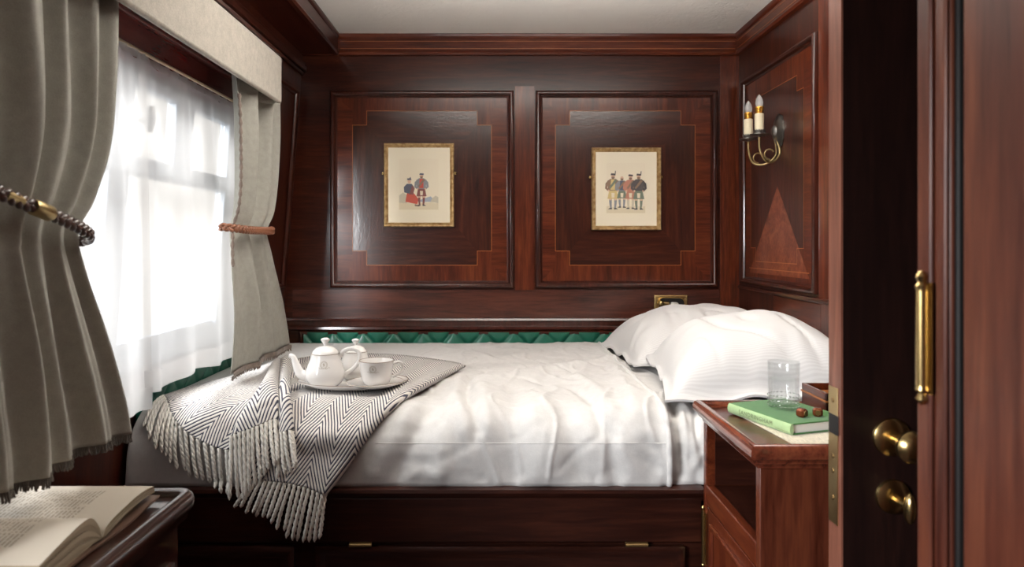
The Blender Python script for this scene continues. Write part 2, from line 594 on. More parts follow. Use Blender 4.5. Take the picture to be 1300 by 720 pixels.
# back wall: board + two veneered panels with mitred moulding
wb_ = struct(MB().box(-1.08, XR + 0.06, YB, YB + 0.05, ZF, ZT).build('wall_back', M['wood_x']), 'dark mahogany panelled back wall', 'wall')
PROF = [(0.0, 0.0), (0.0, 0.012), (0.004, 0.018), (0.010, 0.020), (0.016, 0.017), (0.020, 0.010), (0.022, 0.006), (0.026, 0.0055), (0.030, 0.003)]


def stepped(u0, v0, u1, v1, n):
    return [(u0 + n, v0), (u1 - n, v0), (u1 - n, v0 + n), (u1, v0 + n), (u1, v1 - n), (u1 - n, v1 - n), (u1 - n, v1),
            (u0 + n, v1), (u0 + n, v1 - n), (u0, v1 - n), (u0, v0 + n), (u0 + n, v0 + n)]


def flat_panel(O, U, V, Nn, outer, inner, notch, name, parent, mats, triangle=None, fn=None):
    """veneered panel: mitred border band, stepped figured field, thin inlay string, all one mesh"""
    O, U, V, Nn = map(Vector, (O, U, V, Nn))
    P = lambda u, v, h: (lambda q: fn(*q) if fn else tuple(q))(O + U * u + V * v + Nn * h)
    mb = MB()
    a0, b0, a1, b1 = outer
    c0, d0, c1, d1 = inner
    for q, mi in ((((a0, b0), (a1, b0), (c1, d0), (c0, d0)), 0), (((a1, b0), (a1, b1), (c1, d1), (c1, d0)), 1),
                  (((a1, b1), (a0, b1), (c0, d1), (c1, d1)), 0), (((a0, b1), (a0, b0), (c0, d0), (c0, d1)), 1)):
        mb.poly([P(u, v, 0.003) for u, v in q], mi)
    cu, cv = (c0 + c1) / 2, (d0 + d1) / 2
    mb.poly([P(u, v, 0.0030) for u, v in ((c0, d0), (c1, d0), (c1, d1), (c0, d1))], 0)
    st = stepped(c0, d0, c1, d1, notch)
    hw, hh = (c1 - c0) / 2 * 0.35, (d1 - d0) / 2 * 0.35
    core = [(cu - hw, cv - hh), (cu + hw, cv - hh), (cu + hw, cv + hh), (cu - hw, cv + hh)]
    fd = lambda pts, mi, h=0.0034: mb.poly([P(u, v, h) for u, v in pts], mi)
    n = notch
    fd([(c0 + n, d0), (c1 - n, d0), (c1 - n, d0 + n), core[1], core[0], (c0 + n, d0 + n)], 2)
    fd([(c1 - n, d1), (c0 + n, d1), (c0 + n, d1 - n), core[3], core[2], (c1 - n, d1 - n)], 2)
    fd([(c1, d0 + n), (c1, d1 - n), (c1 - n, d1 - n), core[2], core[1], (c1 - n, d0 + n)], 3)
    fd([(c0, d1 - n), (c0, d0 + n), (c0 + n, d0 + n), core[0], core[3], (c0 + n, d1 - n)], 3)
    fd(core, 2)
    if triangle:
        fd(triangle, 5, 0.0042)
        t = triangle
        k = 0.0016
        fd([(t[0][0], t[0][1] + 0.018), (t[1][0], t[1][1] + 0.018), (t[1][0], t[1][1] + 0.018 + 2 * k), (t[0][0], t[0][1] + 0.018 + 2 * k)], 4, 0.0048)
    wl = 0.0013
    for i in range(12):
        (u0, v0), (u1, v1) = st[i], st[(i + 1) % 12]
        e = wl
        x0, x1, y0, y1 = min(u0, u1) - e, max(u0, u1) + e, min(v0, v1) - e, max(v0, v1) + e
        fd([(x0, y0), (x1, y0), (x1, y1), (x0, y1)], 4, 0.0044)
    return mb.build(name, mats, parent, smooth=0)


PM = [M['red_z'], M['red_x'], M['burl_x'], M['burl_z'], M['inlay'], M['burl_tri']]
for (x0, x1, i0, i1) in ((-0.734, 0.066, -0.638, -0.031), (0.162, 0.955, 0.248, 0.858)):
    z0, z1 = -0.19, 0.669
    pm = [M['red_z'], M['red_x'], M['burl_x'], M['burl_z'], M['inlay'], M['burl_tri']]
    flat_panel((0, YB, 0), (1, 0, 0), (0, 0, 1), (0, -1, 0), (x0 + 0.028, z0 + 0.028, x1 - 0.028, z1 - 0.028),
               (i0, -0.092, i1, 0.582), 0.062, 'veneer_panel', wb_, pm)
    MB().mould((0, YB, 0), (1, 0, 0), (0, 0, 1), (0, -1, 0), x0, z0, x1, z1, PROF).build('panel_moulding', M['mould'], wb_, smooth=50)
# the curly pilaster at the right end and the stile between the panels
MB().box(0.968, XR, YB - 0.004, YB, -0.32, 0.83).build('pilaster', M['curl_z'], wb_)
MB().box(0.072, 0.156, YB - 0.003, YB, -0.20, 0.69).build('stile', M['red_z'], wb_)
MB().box(-0.90, 0.966, YB - 0.003, YB, -0.328, -0.200).build('lower_rail', wood('lower_rail_mahogany', D0, (0.07, 0.017, 0.010, 1), (0.12, 0.033, 0.017, 1), 'x', seed=31, coat=0.9, coat_rough=0.22), wb_)

# long mouldings: trims
struct(MB().grid([[(x, YB - d, z) for x in (-0.94, XR)] for d, z in ((0, -0.322), (0.016, -0.324), (0.020, -0.332), (0.014, -0.340), (0.014, -0.356), (0.024, -0.360), (0.026, -0.370), (0.018, -0.376), (0.0, -0.378))])
       .build('trim_1', M['mould'], smooth=40), 'mahogany moulding above the green leather', 'trim')
cor = [(0.0, 0.822), (0.016, 0.824), (0.022, 0.832), (0.018, 0.842), (0.012, 0.846), (0.012, 0.893), (0.018, 0.897), (0.024, 0.905), (0.024, 0.916)]
struct(MB().grid([[(x, YB - d, z) for x in (-0.90, XR)] for d, z in cor]).build('trim_2', M['red_x'], smooth=40), 'cornice along the back wall', 'trim')
for z in (0.852, 0.884):
    MB().box(-0.69, XR - 0.02, YB - 0.0128, YB - 0.011, z - 0.001, z + 0.001).build('inlay_string', M['inlay'], bpy.data.objects['trim_2'])
struct(MB().grid([[(XR - d, y, z) for y in (0.9, YB)] for d, z in cor]).build('trim_3', M['red_y'], smooth=40), 'cornice along the right wall', 'trim')
for z in (0.852, 0.884):
    MB().box(XR - 0.0128, XR - 0.011, 0.9, YB - 0.02, z - 0.001, z + 0.001).build('inlay_string', M['inlay'], bpy.data.objects['trim_3'])
mb = MB().grid([[(-0.715 + d, y, z) for y in (-0.5, YB)] for d, z in cor])
mb.box(-0.95, -0.700, -0.5, YB, 0.826, ZT)
struct(mb.build('trim_4', M['wood_y'], smooth=40), 'dark lowered soffit and cornice above the window side', 'trim')

# left wall with its window opening
WY0, WY1, WZ0, WZ1 = 1.12, 2.43, -0.335, 0.43
mb = MB()
NWY0, NWY1 = -0.40, 0.66
for y0, y1, z0, z1 in ((-0.5, NWY0, ZF, 0.86), (NWY0, NWY1, ZF, WZ0), (NWY0, NWY1, WZ1, 0.86), (NWY1, WY0, ZF, 0.86), (WY1, YB, ZF, 0.86), (WY0, WY1, ZF, WZ0), (WY0, WY1, WZ1, 0.86)):
    mb.box(-0.06, 0.0, y0, y1, z0, z1, 0, LF)
wl_ = struct(mb.build('wall_left', M['wood_z']), 'leaning mahogany window wall', 'wall')
# narrow panel between window and corner
MB().mould((0, 0, 0), (0, 1, 0), (0, 0, 1), (1, 0, 0), 2.50, -0.19, 3.035, 0.66, PROF, 0, LF).build('panel_moulding', M['mould'], wl_, smooth=50)
MB().box(0, 0.012, -0.4, YB, 0.735, 0.75, 0, LF).box(0, 0.022, -0.4, YB, 0.75, 0.775, 0, LF).box(0, 0.014, -0.4, YB, 0.775, 0.79, 0, LF).build('wall_moulding', M['mould'], wl_, bevel=0.004)
struct(MB().box(0, 0.030, WY0 - 0.05, WY1 + 0.03, 0.435, 0.62, 0, LF)
       .box(0.030, 0.046, WY0 - 0.05, WY1 + 0.03, 0.52, 0.535, 0, LF)
       .build('trim_5', wood('red_window_head', (0.09, 0.010, 0.010, 1), (0.17, 0.020, 0.018, 1), (0.24, 0.034, 0.028, 1), 'y', rough=0.25, coat=0.9, coat_rough=0.1, seed=33), bevel=0.004),
       'glossy red mahogany window head', 'trim')
struct(MB().box(0, 0.05, WY0 - 0.03, WY1 + 0.03, WZ0 - 0.03, WZ0, 0, LF).build('trim_6', M['wood_y'], bevel=0.004), 'window sill ledge', 'trim')

# window
mb = MB()
fr = lambda y0, y1, z0, z1, d0=-0.05, d1=-0.015: mb.box(d0, d1, y0, y1, z0, z1, 0, LF)
fr(WY0, 1.20, WZ0, WZ1); fr(1.675, 1.765, WZ0, WZ1); fr(2.385, WY1, WZ0, WZ1)
fr(1.20, 2.385, 0.400, WZ1); fr(1.20, 2.385, WZ0, -0.285)
fr(1.20, 2.385, 0.176, 0.222, -0.055, -0.005)
fr(2.005, 2.120, 0.222, 0.400, -0.05, -0.02)
fr(1.765, 2.385, -0.285, -0.255, -0.05, -0.03)
win = struct(mb.build('window_1', M['win_frame'], bevel=0.004), 'bright train window with hopper panes behind the sheer curtains', 'window')
MB().box(-0.036, -0.032, 1.205, 2.38, -0.28, 0.398, 0, LF).build('window_pane', M['pane'], win)
mb = MB()
mb.tube([LF(-0.02, 1.80, 0.315), LF(0.005, 1.80, 0.315)], 0.008)
mb.tube([LF(0.008, 1.80, 0.285), LF(0.010, 1.80, 0.315), LF(0.008, 1.80, 0.35)], [0.008, 0.012, 0.008])
mb.build('window_latch', M['pewter'], win)

mb = MB()
fr(NWY0, NWY0 + 0.06, WZ0, WZ1); fr(NWY1 - 0.06, NWY1, WZ0, WZ1); fr(NWY0, NWY1, 0.400, WZ1); fr(NWY0, NWY1, WZ0, -0.285); fr(NWY0, NWY1, 0.176, 0.222)
win2 = struct(mb.build('window_2', M['win_frame'], bevel=0.004), 'second train window beside the viewer', 'window')
MB().box(-0.036, -0.032, NWY0 + 0.02, NWY1 - 0.02, -0.30, 0.41, 0, LF).build('window_pane', M['pane'], win2)

# right wall
wr = struct(MB().box(XR, XR + 0.05, 0.9, YB + 0.05, ZF, ZT).build('wall_right', M['wood_z']), 'mahogany panelled right wall', 'wall')
RW = dict(O=(XR, 0, 0), U=(0, 1, 0), V=(0, 0, 1), Nn=(-1, 0, 0))
flat_panel(RW['O'], RW['U'], RW['V'], RW['Nn'], (2.325 + 0.028, -0.165 + 0.028, 3.03 - 0.028, 0.697 - 0.028),
           (2.43, -0.07, 2.94, 0.592), 0.055, 'veneer_panel', wr,
           [M['red_z'], M['red_y'], M['burl_z'], M['burl_z'], M['inlay'], M['burl_tri']],
           triangle=[(2.385, -0.118), (2.955, -0.118), (2.66, 0.218)])
MB().mould((XR, 0, 0), (0, 1, 0), (0, 0, 1), (-1, 0, 0), 2.325, -0.165, 3.03, 0.697, PROF).build('panel_moulding', M['mould'], wr, smooth=50)
MB().box(XR - 0.004, XR, 2.19, 2.318, -0.60, 0.82).build('stile', M['red_z'], wr)
MB().box(XR - 0.005, XR, 2.30, 2.70, -0.60, -0.196).build('lower_panel', M['red_y'], wr, bevel=0.002)
MB().box(XR - 0.016, XR, 2.19, YB - 0.03, -0.192, -0.176).build('wall_moulding', M['mould'], wr, bevel=0.005)

# ------------------------------------------------------------------ foreground doors on the right
d1 = thing('door_1', (0.80, 1.20, ZF), 'open mahogany door in painted shade with brass lock plate in its edge', 'door', None, 'structure')
MB().box(0.5735, XR - 0.005, 1.180, 1.225, ZF + 0.01, 0.82).box(0.5703, 0.5735, 1.1805, 1.2245, ZF + 0.01, 0.82, 1).build('door_leaf', [M['door_shaded'], M['lit_edge']], d1)
mb = MB().box(0.5685, 0.5706, 1.190, 1.222, -0.474, -0.243)
mb.box(0.5680, 0.5690, 1.187, 1.2205, -0.322, -0.289, 1)
for z in (-0.265, -0.36, -0.385, -0.43):
    mb.lathe([(0.0005, -0.0016), (0.0042, -0.0014), (0.0046, 0.0)], (0.5686, 1.206, z), 12, 'x', 2)
mb.build('lock_plate', [M['brass_dull'], M['black'], M['brass_hinge']], d1, bevel=0.0005)
kb = MB().lathe([(0.0, -0.012), (0.012, -0.0125), (0.018, -0.010), (0.026, -0.008), (0.031, -0.004), (0.032, 0.0)], (0.654, 1.180, -0.321), 32, 'y')
kb.build('rosette', M['brass'], d1)
kb = MB().lathe([(0.0, -0.078), (0.010, -0.0775), (0.020, -0.073), (0.026, -0.064), (0.025, -0.054), (0.018, -0.043), (0.011, -0.034), (0.010, -0.012), (0.013, -0.008)], (0.654, 1.180, -0.321), 32, 'y')
kb.build('door_knob', M['brass'], d1)
MB().lathe([(0.0, -0.010), (0.012, -0.0105), (0.02, -0.009), (0.028, -0.005), (0.029, 0.0)], (0.656, 1.180, -0.420), 32, 'y').build('rosette', M['brass'], d1)
MB().tube([(0.656, 1.172, -0.420), (0.656, 1.150, -0.420), (0.656, 1.140, -0.420)], [0.008, 0.007, 0.006]).ball((0.656, 1.130, -0.422), 0.022, 20, 0, 0.45, 0.5, 1.15).build('thumb_turn', M['brass'], d1)

jamb = MB().box(0.500, 0.60, 0.785, 0.835, ZF, ZT)
jamb.box(0.494, 0.500, 0.812, 0.838, ZF, ZT).box(0.494, 0.500, 0.785, 0.803, ZF, ZT)
jamb.box(0.60, XR + 0.2, 0.79, 0.83, ZF, ZT)
jamb.box(0.503, 0.60, 0.776, 0.7845, ZF, ZT, 1)  # black strip paints the shade between post and leaf
struct(jamb.build('trim_7', [M['door'], M['gap_shade']], bevel=0.003), 'mahogany door post with moulded face', 'trim')
d2 = thing('door_2', (0.52, 0.4, ZF), 'reddish mahogany door leaf nearest the viewer', 'door', None, 'structure')
MB().box(0.500, 0.540, -0.05, 0.764, ZF + 0.01, 0.84).build('door_leaf', M['door'], d2, bevel=0.003)
hz0, hz1, hy, hx = -0.172, -0.044, 0.818, 0.4885
mb = MB().lathe([(0.0001, hz0 - 0.014), (0.004, hz0 - 0.012), (0.0068, hz0 - 0.007), (0.005, hz0 - 0.002), (0.0042, hz0), (0.0075, hz0 + 0.004), (0.0065, hz0 + 0.008)]
               + [(0.0065, z) for z in np.linspace(hz0 + 0.01, hz1 - 0.01, 6)]
               + [(0.0065, hz1 - 0.008), (0.0075, hz1 - 0.004), (0.0042, hz1), (0.005, hz1 + 0.002), (0.0068, hz1 + 0.007), (0.004, hz1 + 0.012), (0.0001, hz1 + 0.014)],
               (hx, hy, 0), 20)
for z in np.linspace(hz0 + 0.026, hz1 - 0.026, 4):
    mb.lathe([(0.0066, z - 0.0006), (0.0055, z), (0.0066, z + 0.0006)], (hx, hy, 0), 20)
mb.box(0.4925, 0.4945, 0.806, 0.828, hz0, hz1)
mb.build('hinge', M['brass'], d2)

# ------------------------------------------------------------------ bed
bed = thing('bed', (0.05, 2.4, ZF), 'built-in dark mahogany bed base with hinged front flap under grey linen', 'bed')
mb = MB()
mb.box(-0.955, 1.04, 1.800, 1.84, ZF, -0.632)
mb.box(-0.955, 1.04, 1.84, 3.02, -0.70, -0.632)
mb.build('base_frame', M['rail'], bed, bevel=0.002)
mb = MB().grid([[(x, y, z) for x in (-0.95, 0.515)] for y, z in ((1.86, -0.612), (1.784, -0.612), (1.776, -0.616), (1.774, -0.624), (1.780, -0.634), (1.786, -0.640), (1.786, -0.646), (1.80, -0.646))])
mb.build('top_moulding', M['rail'], bed, smooth=40)
MB().box(-0.95, 0.512, 1.785, 1.80, -0.752, -0.640).build('side_rail', M['rail'], bed, bevel=0.003)
for xa, xb in ((-0.462, 0.468), (-0.94, -0.515)):
    MB().box(xa, xb, 1.792, 1.801, -1.10, -0.762).build('front_flap', M['rail'], bed, bevel=0.002)
    MB().mould((0, 1.793, 0), (1, 0, 0), (0, 0, 1), (0, -1, 0), xa, -1.10, xb, -0.762, [(0, 0), (0, 0.010), (0.006, 0.014), (0.014, 0.012), (0.022, 0.004), (0.028, 0.003), (0.034, 0.0)]).build('flap_moulding', M['rail'], bed, smooth=50)
for px in (458, 808):
    x = (px - 633) * 1.785 / F
    mb = MB().tube([(x - 0.028, 1.781, -0.757), (x + 0.028, 1.781, -0.757)], 0.0045)
    mb.box(x - 0.028, x + 0.028, 1.783, 1.787, -0.766, -0.750)
    mb.build('flap_hinge', M['brass_hinge'], bed)

# rounded block that the bedclothes drape over
CX0, CY0, CZ0, RR = -0.925, 1.905, -0.540, 0.115


def sd(p, l=0.0):
    qx, qy, qz = max(CX0 - p[0], 0), max(CY0 - p[1], 0), max(p[2] - CZ0, 0)
    return math.sqrt(qx * qx + qy * qy + qz * qz) - (RR + l)


def on_bed(px, py, l=0.0):
    dx, dz = (px - 633) / F, -(py - 310) / F
    Y = 1.3
    while Y < 3.1:
        if sd((dx * Y, Y, dz * Y), l) < 0:
            break
        Y += 0.01
    a, b_ = Y - 0.01, Y
    for _ in range(14):
        c = (a + b_) / 2
        if sd((dx * c, c, dz * c), l) < 0: b_ = c
        else: a = c
    return np.array((dx * b_, b_, dz * b_))


def unroll(p):
    """arc position along the bed from the front face: s grows towards the wall"""
    if p[1] >= CY0: return p[1]
    if p[2] >= CZ0: return CY0 - RR * math.atan2(CY0 - p[1], p[2] - CZ0)
    return CY0 - RR * PI / 2 - (CZ0 - p[2])


MB().box(-0.90, 1.03, 1.93, 3.04, -0.632, -0.475).build('mattress', M['linen'], bed, bevel=0.03)


def stroke(pts, w, a, w2=None):
    q = [on_bed(*p) for p in pts]
    return (resample(np.array([(p[0], unroll(p)) for p in q]), 24), w, a, w2 or w)


STR = [  # creases (negative) and ridges (positive) of the bedclothes, along lines on the cover
    stroke([(598, 478), (592, 498), (597, 512), (604, 530), (606, 548)], 0.016, -0.016),
    stroke([(585, 480), (578, 500), (584, 520), (590, 545)], 0.022, 0.012),
    stroke([(612, 490), (612, 515), (618, 540)], 0.03, 0.012),
    stroke([(725, 490), (745, 503), (755, 518), (765, 545)], 0.016, -0.010),
    stroke([(735, 480), (762, 498), (772, 520), (785, 560)], 0.024, 0.012),
    stroke([(620, 480), (680, 470), (740, 462), (775, 455)], 0.030, 0.012),
    stroke([(600, 466), (660, 468), (720, 455)], 0.020, -0.010),
    stroke([(640, 455), (700, 446), (760, 448)], 0.025, 0.007),
    stroke([(690, 500), (680, 530), (690, 570), (685, 605)], 0.05, 0.014),
    stroke([(650, 490), (655, 520), (650, 560), (655, 600)], 0.03, -0.008),
    stroke([(720, 520), (725, 560), (735, 600)], 0.03, -0.010),
    stroke([(520, 520), (500, 550), (480, 580), (470, 600)], 0.035, 0.016),
    stroke([(545, 520), (525, 555), (510, 590), (505, 610)], 0.022, -0.012),
    stroke([(570, 530), (560, 565), (560, 600)], 0.03, 0.012),
    stroke([(470, 545), (450, 580), (440, 605)], 0.02, -0.010),
    stroke([(800, 500), (806, 540), (800, 575), (806, 610)], 0.045, 0.014),
    stroke([(780, 540), (776, 575), (784, 612)], 0.02, -0.012),
    stroke([(760, 442), (782, 470), (800, 500)], 0.02, 0.008),
    stroke([(700, 470), (690, 480), (700, 500)], 0.02, -0.006),
    stroke([(640, 500), (600, 540), (580, 600)], 0.06, 0.008),
    # the turned down sheet by the nightstand
    stroke([(845, 500), (858, 530), (866, 565), (868, 605)], 0.012, -0.014),
    stroke([(862, 500), (872, 530), (880, 560), (884, 590)], 0.012, 0.012),
    stroke([(878, 505), (886, 540), (890, 575)], 0.010, -0.012),
    stroke([(838, 500), (848, 535), (852, 570), (850, 605)], 0.016, 0.010),
    stroke([(870, 515), (878, 550), (880, 590)], 0.008, -0.010),
    stroke([(820, 480), (840, 500), (870, 500)], 0.02, 0.006),
]


def wrinkle(x, s):
    h = 0.0
    for pl_, w_, a, _ in STR:
        d2 = ((pl_[:, 0] - x) ** 2 + (pl_[:, 1] - s) ** 2).min()
        if d2 < 9 * w_ * w_:
            h += a * math.exp(-d2 / (w_ * w_))
    big = noise.noise(Vector((x * 4.2, s * 4.2, 1.7))) * 0.009 + noise.noise(Vector((x * 9, s * 7, 5.1))) * 0.0045
    big += noise.noise(Vector((x * 26 + 3 * big * 100, s * 14, 2.2))) * 0.0016
    rx, rs_ = x + 0.04 * noise.noise(Vector((x * 5, s * 5, 8.0))), s + 0.05 * noise.noise(Vector((x * 4, s * 4, 3.0)))
    r1 = max(0.0, 1 - abs(noise.noise(Vector((rx * 7.5, rs_ * 4.2, 11.0)))) * 7) ** 2
    r2 = max(0.0, 1 - abs(noise.noise(Vector((rx * 5 + rs_ * 7, rs_ * 9 - rx * 3, 21.0)))) * 8) ** 2
    big += 0.0060 * r1 - 0.0050 * r2
    k = 0.12 + 0.88 * min(1, max(0, (x + 0.36) / 0.15))     # calm under the throw
    if s > 2.7: k *= 0.7
    return (h + big) * k


def cover(x0, x1, nx, drop, hem=-0.612, yback=3.045, wrink=1.0):
    xs = np.linspace(x0, x1, nx)
    ss = np.linspace(CY0 - RR * PI / 2 - (CZ0 - hem), yback, 130)
    P = []
    for s in ss:
        row = []
        for x in xs:
            if s >= CY0: y, z = s, CZ0 + RR
            elif s >= CY0 - RR * PI / 2:
                th = (CY0 - s) / RR
                y, z = CY0 - RR * math.sin(th), CZ0 + RR * math.cos(th)
            else: y, z = CY0 - RR, CZ0 - (CY0 - RR * PI / 2 - s)
            p = Vector((x, y, z))
            if x < CX0:                                   # left end rolls down to the wall
                th = (CX0 - x) / RR
                if th < PI / 2:
                    p.x = CX0 - RR * math.sin(th); dz = RR * (1 - math.cos(th))
                else:
                    p.x = CX0 - RR; dz = RR + (CX0 - x - RR * PI / 2)
                p.z = max(p.z - dz, hem)
            q = Vector((min(p.x - CX0, 0), min(p.y - CY0, 0), max(p.z - CZ0, 0)))
            if q.length > 1e-6:
                n = q.normalized()
                base = Vector((max(p.x, CX0), max(p.y, CY0), min(p.z, CZ0)))
                h = wrinkle(x, s) * wrink - drop
                if p.z < hem + 0.03: h *= max(0.0, (p.z - hem) / 0.03) if h > 0 else 1
                p = base + n * (RR + h)
                p.x = max(p.x, lw(p.z) + 0.016)
            row.append(tuple(p))
        P.append(row)
    return np.array(P)


mb = MB()
P = cover(-1.06, 0.432, 300, 0.0)
mb.grid(P)
# stitched seam line along the front of the cover and the rolled edge by the pillows
duv = mb.build('duvet', M['linen'], None, smooth=180, solid=0.012, solid_off=-1)
tag(duv, 'rumpled pale grey linen duvet spread over the bed', 'duvet')
j = P.shape[1] - 1
MB().tube([tuple(p + np.array((0.0, 0, -0.002))) for p in P[:, j]], 0.0075, 8).build('rolled_edge', M['linen'], duv, smooth=180)
row = int(np.argmin(np.abs(P[:, 200, 2] + 0.505)))
MB().tube([tuple(p) for p in P[row, 150:j:2]], 0.0011, 5).build('seam', M['linen'], duv, smooth=180)
sh = tag(MB().grid(cover(0.36, 1.035, 140, 0.013)).build('top_sheet', M['linen'], None, smooth=180, solid=0.008, solid_off=-1),
         'grey linen sheet at the pillow end beside the nightstand', 'sheet')

# ------------------------------------------------------------------ pillows
def pillow(cx, cy, cz, hx, hy, T, rot, tilt, roll, seed, label):
    mb = MB()
    n = 72
    top, bot, uv = [], [], []
    from mathutils import Euler
    R = Euler((roll, tilt, rot)).to_matrix()
    for i in range(n + 1):
        rt, rb, ru = [], [], []
        for j in range(n + 1):
            u, v = i / n * 2 - 1, j / n * 2 - 1
            fl = 0.93
            a, b_ = min(1, abs(u) / fl), min(1, abs(v) / fl)
            t = max(0.0, (1 - a ** 2.6) * (1 - b ** 2.6 if False else 1 - b_ ** 2.6)) ** 0.55
            x = hx * u * (1 - 0.07 * (1 - v * v) * abs(u))
            y = hy * v * (1 - 0.06 * (1 - u * u) * abs(v))
            e = max(abs(u), abs(v))
            wr_ = (noise.noise(Vector((x * 7 + seed, y * 7, seed))) * 0.014 - 0.010 * max(0, 1 - abs(noise.noise(Vector((x * 9 + seed, y * 6 + x * 5, seed + 7)))) * 5) ** 2) * t
            droop = -0.022 * e ** 6
            ang = math.atan2(v, u)
            rip = math.sin(ang * 13 + seed + 5 * noise.noise(Vector((u * 2.2, v * 2.2, seed)))) * 0.007 * max(0, e - 0.45) * t ** 0.4
            fold = math.sin(ang * 11 + seed * 2) * 0.008 * max(0, e - 0.86) / 0.14
            zt = T * t + wr_ + rip * 1.8 + fold + 0.003 + droop
            zb = -0.25 * T * t + fold - 0.003 + droop
            rt.append(tuple(R @ Vector((x, y, zt)) + Vector((cx, cy, cz))))
            rb.append(tuple(R @ Vector((x, y, zb)) + Vector((cx, cy, cz))))
            ru.append((x, y))
        top.append(rt); bot.append(rb); uv.append(ru)
    mb.grid(top, 0, uv)
    mb.grid([r_[::-1] for r_ in bot], 0, [r_[::-1] for r_ in uv])
    for ed in (([r_[0] for r_ in top], [r_[0] for r_ in bot]), ([r_[-1] for r_ in bot], [r_[-1] for r_ in top]),
               (bot[0], top[0]), (top[-1], bot[-1])):
        mb.grid([ed[0], ed[1]], 0)
    return tag(mb.build('pillow', M['pillow'], None, smooth=180), label, 'pillow', 'white pillows on the bed')


pillow(0.735, 2.735, -0.366, 0.30, 0.295, 0.130, math.radians(4), math.radians(-7), math.radians(0), 1.3, 'white striped pillow lying against the panelled back wall')
pillow(0.755, 2.135, -0.366, 0.285, 0.300, 0.152, math.radians(-7), math.radians(-4), math.radians(3), 4.1, 'plump white striped pillow nearest the nightstand, behind the glass')

# ------------------------------------------------------------------ green buttoned leather
def tufted(fn, a0, a1, z0, z1, pitch=0.131):
    na, nz = int((a1 - a0) / 0.006), int((z1 - z0) / 0.006)
    P = []
    for i in range(nz + 1):
        row = []
        for j in range(na + 1):
            a, z = a0 + (a1 - a0) * j / na, z0 + (z1 - z0) * i / nz
            p, q = (a / pitch + (z + 0.30) / 0.15), (a / pitch - (z + 0.30) / 0.15)
            dp, dq = abs(p - round(p)), abs(q - round(q))
            h = 0.011 * (1 - math.exp(-min(dp, dq) / 0.045)) + 0.006 * math.sin(PI * (p % 1)) * math.sin(PI * (q % 1)) + 0.003
            row.append(fn(a, h, z))
        P.append(row)
    return P


pb = thing('padded_panel', (0.05, 3.08, -0.62), 'green buttoned leather panel low on the back wall behind the bed', 'upholstered panel')
MB().grid(tufted(lambda a, h, z: (a, YB - 0.012 - h, z), -0.845, 1.02, -0.62, -0.382)).build('leather', M['leather'], pb, smooth=180)
MB().mould((0, YB, 0), (1, 0, 0), (0, 0, 1), (0, -1, 0), -0.868, -0.65, 1.03, -0.376, [(0, 0.001), (0, 0.020), (0.006, 0.026), (0.014, 0.024), (0.020, 0.012), (0.022, 0.008)]).build('frame', M['mould'], pb, smooth=50)
ps = thing('padded_panel', (-0.94, 2.3, -0.62), 'green buttoned leather panel below the window sill at the bed foot', 'upholstered panel')
MB().grid(tufted(lambda a, h, z: LF(0.004 + h * 0.5, a, z), 1.84, 3.05, -0.49, -0.372)).build('leather', M['leather'], ps, smooth=180)

# ------------------------------------------------------------------ throw
def col(pts, l):
    ls = l if isinstance(l, (list, tuple)) else [l] * 5
    return np.array([on_bed(p[0], p[1], q) for p, q in zip(pts, ls)])


COLS = [
    (col([(352, 457), (330, 467), (290, 480), (245, 491), (208, 503)], 0.012), 'B'),
    (col([(353, 462), (325, 486), (290, 503), (255, 518), (224, 535)], 0.016), 'B'),
    (col([(352, 470), (328, 500), (300, 522), (274, 541), (250, 557)], 0.016), 'B'),
    (col([(350, 478), (334, 508), (316, 532), (302, 552), (288, 571)], 0.014), 'B'),
    (col([(346, 470), (330, 494), (314, 516), (303, 535), (294, 554)], [0.03, 0.04, 0.042, 0.040, 0.036]), 'C'),
    (col([(346, 462), (336, 484), (326, 508), (318, 528), (313, 546)], [0.04, 0.055, 0.055, 0.05, 0.042]), 'C'),
    (col([(350, 457), (346, 478), (341, 500), (337, 520), (333, 538)], [0.04, 0.055, 0.055, 0.05, 0.042]), 'C'),
    (col([(354, 455), (352, 478), (351, 500), (350, 517), (349, 532)], [0.03, 0.04, 0.042, 0.042, 0.038]), 'C'),
    (col([(356, 457), (354, 482), (353, 505), (353, 528), (353, 547)], [0.02, 0.022, 0.024, 0.026, 0.026]), 'D'),
    (col([(363, 452), (359, 477), (360, 500), (362, 523), (363, 548)], [0.045, 0.050, 0.050, 0.046, 0.040]), 'D'),
    (col([(373, 453), (368, 477), (367, 500), (369, 523), (371, 547)], [0.03, 0.034, 0.036, 0.034, 0.032]), 'D'),
    (col([(370, 458), (362, 482), (357, 510), (350, 545), (342, 580)], 0.014), 'A'),
    (col([(372, 458), (358, 490), (346, 525), (330, 570), (318, 606)], [0.010, 0.010, 0.010, 0.012, 0.030]), 'A'),
    (col([(400, 453), (388, 485), (375, 530), (357, 575), (345, 611)], [0.010, 0.010, 0.010, 0.014, 0.032]), 'A'),
    (col([(450, 450), (428, 487), (402, 537), (380, 580), (368, 614)], [0.010, 0.010, 0.010, 0.014, 0.032]), 'A'),
    (col([(520, 453), (472, 488), (434, 538), (407, 583), (392, 620)], [0.010, 0.010, 0.012, 0.014, 0.032]), 'A'),
    (col([(578, 461), (515, 497), (470, 540), (438, 588), (410, 628)], [0.026, 0.028, 0.026, 0.022, 0.034]), 'A'),
    (col([(591, 467), (524, 503), (478, 544), (444, 591), (413, 628)], [0.004, 0.004, 0.004, 0.006, 0.026]), 'A'),
]
G = np.array([c for c, _ in COLS])                      # columns x rows x 3
SUB = 7
fine = catmull(G, SUB)                                   # across
fine = np.swapaxes(catmull(np.swapaxes(fine, 0, 1), 14), 0, 1)
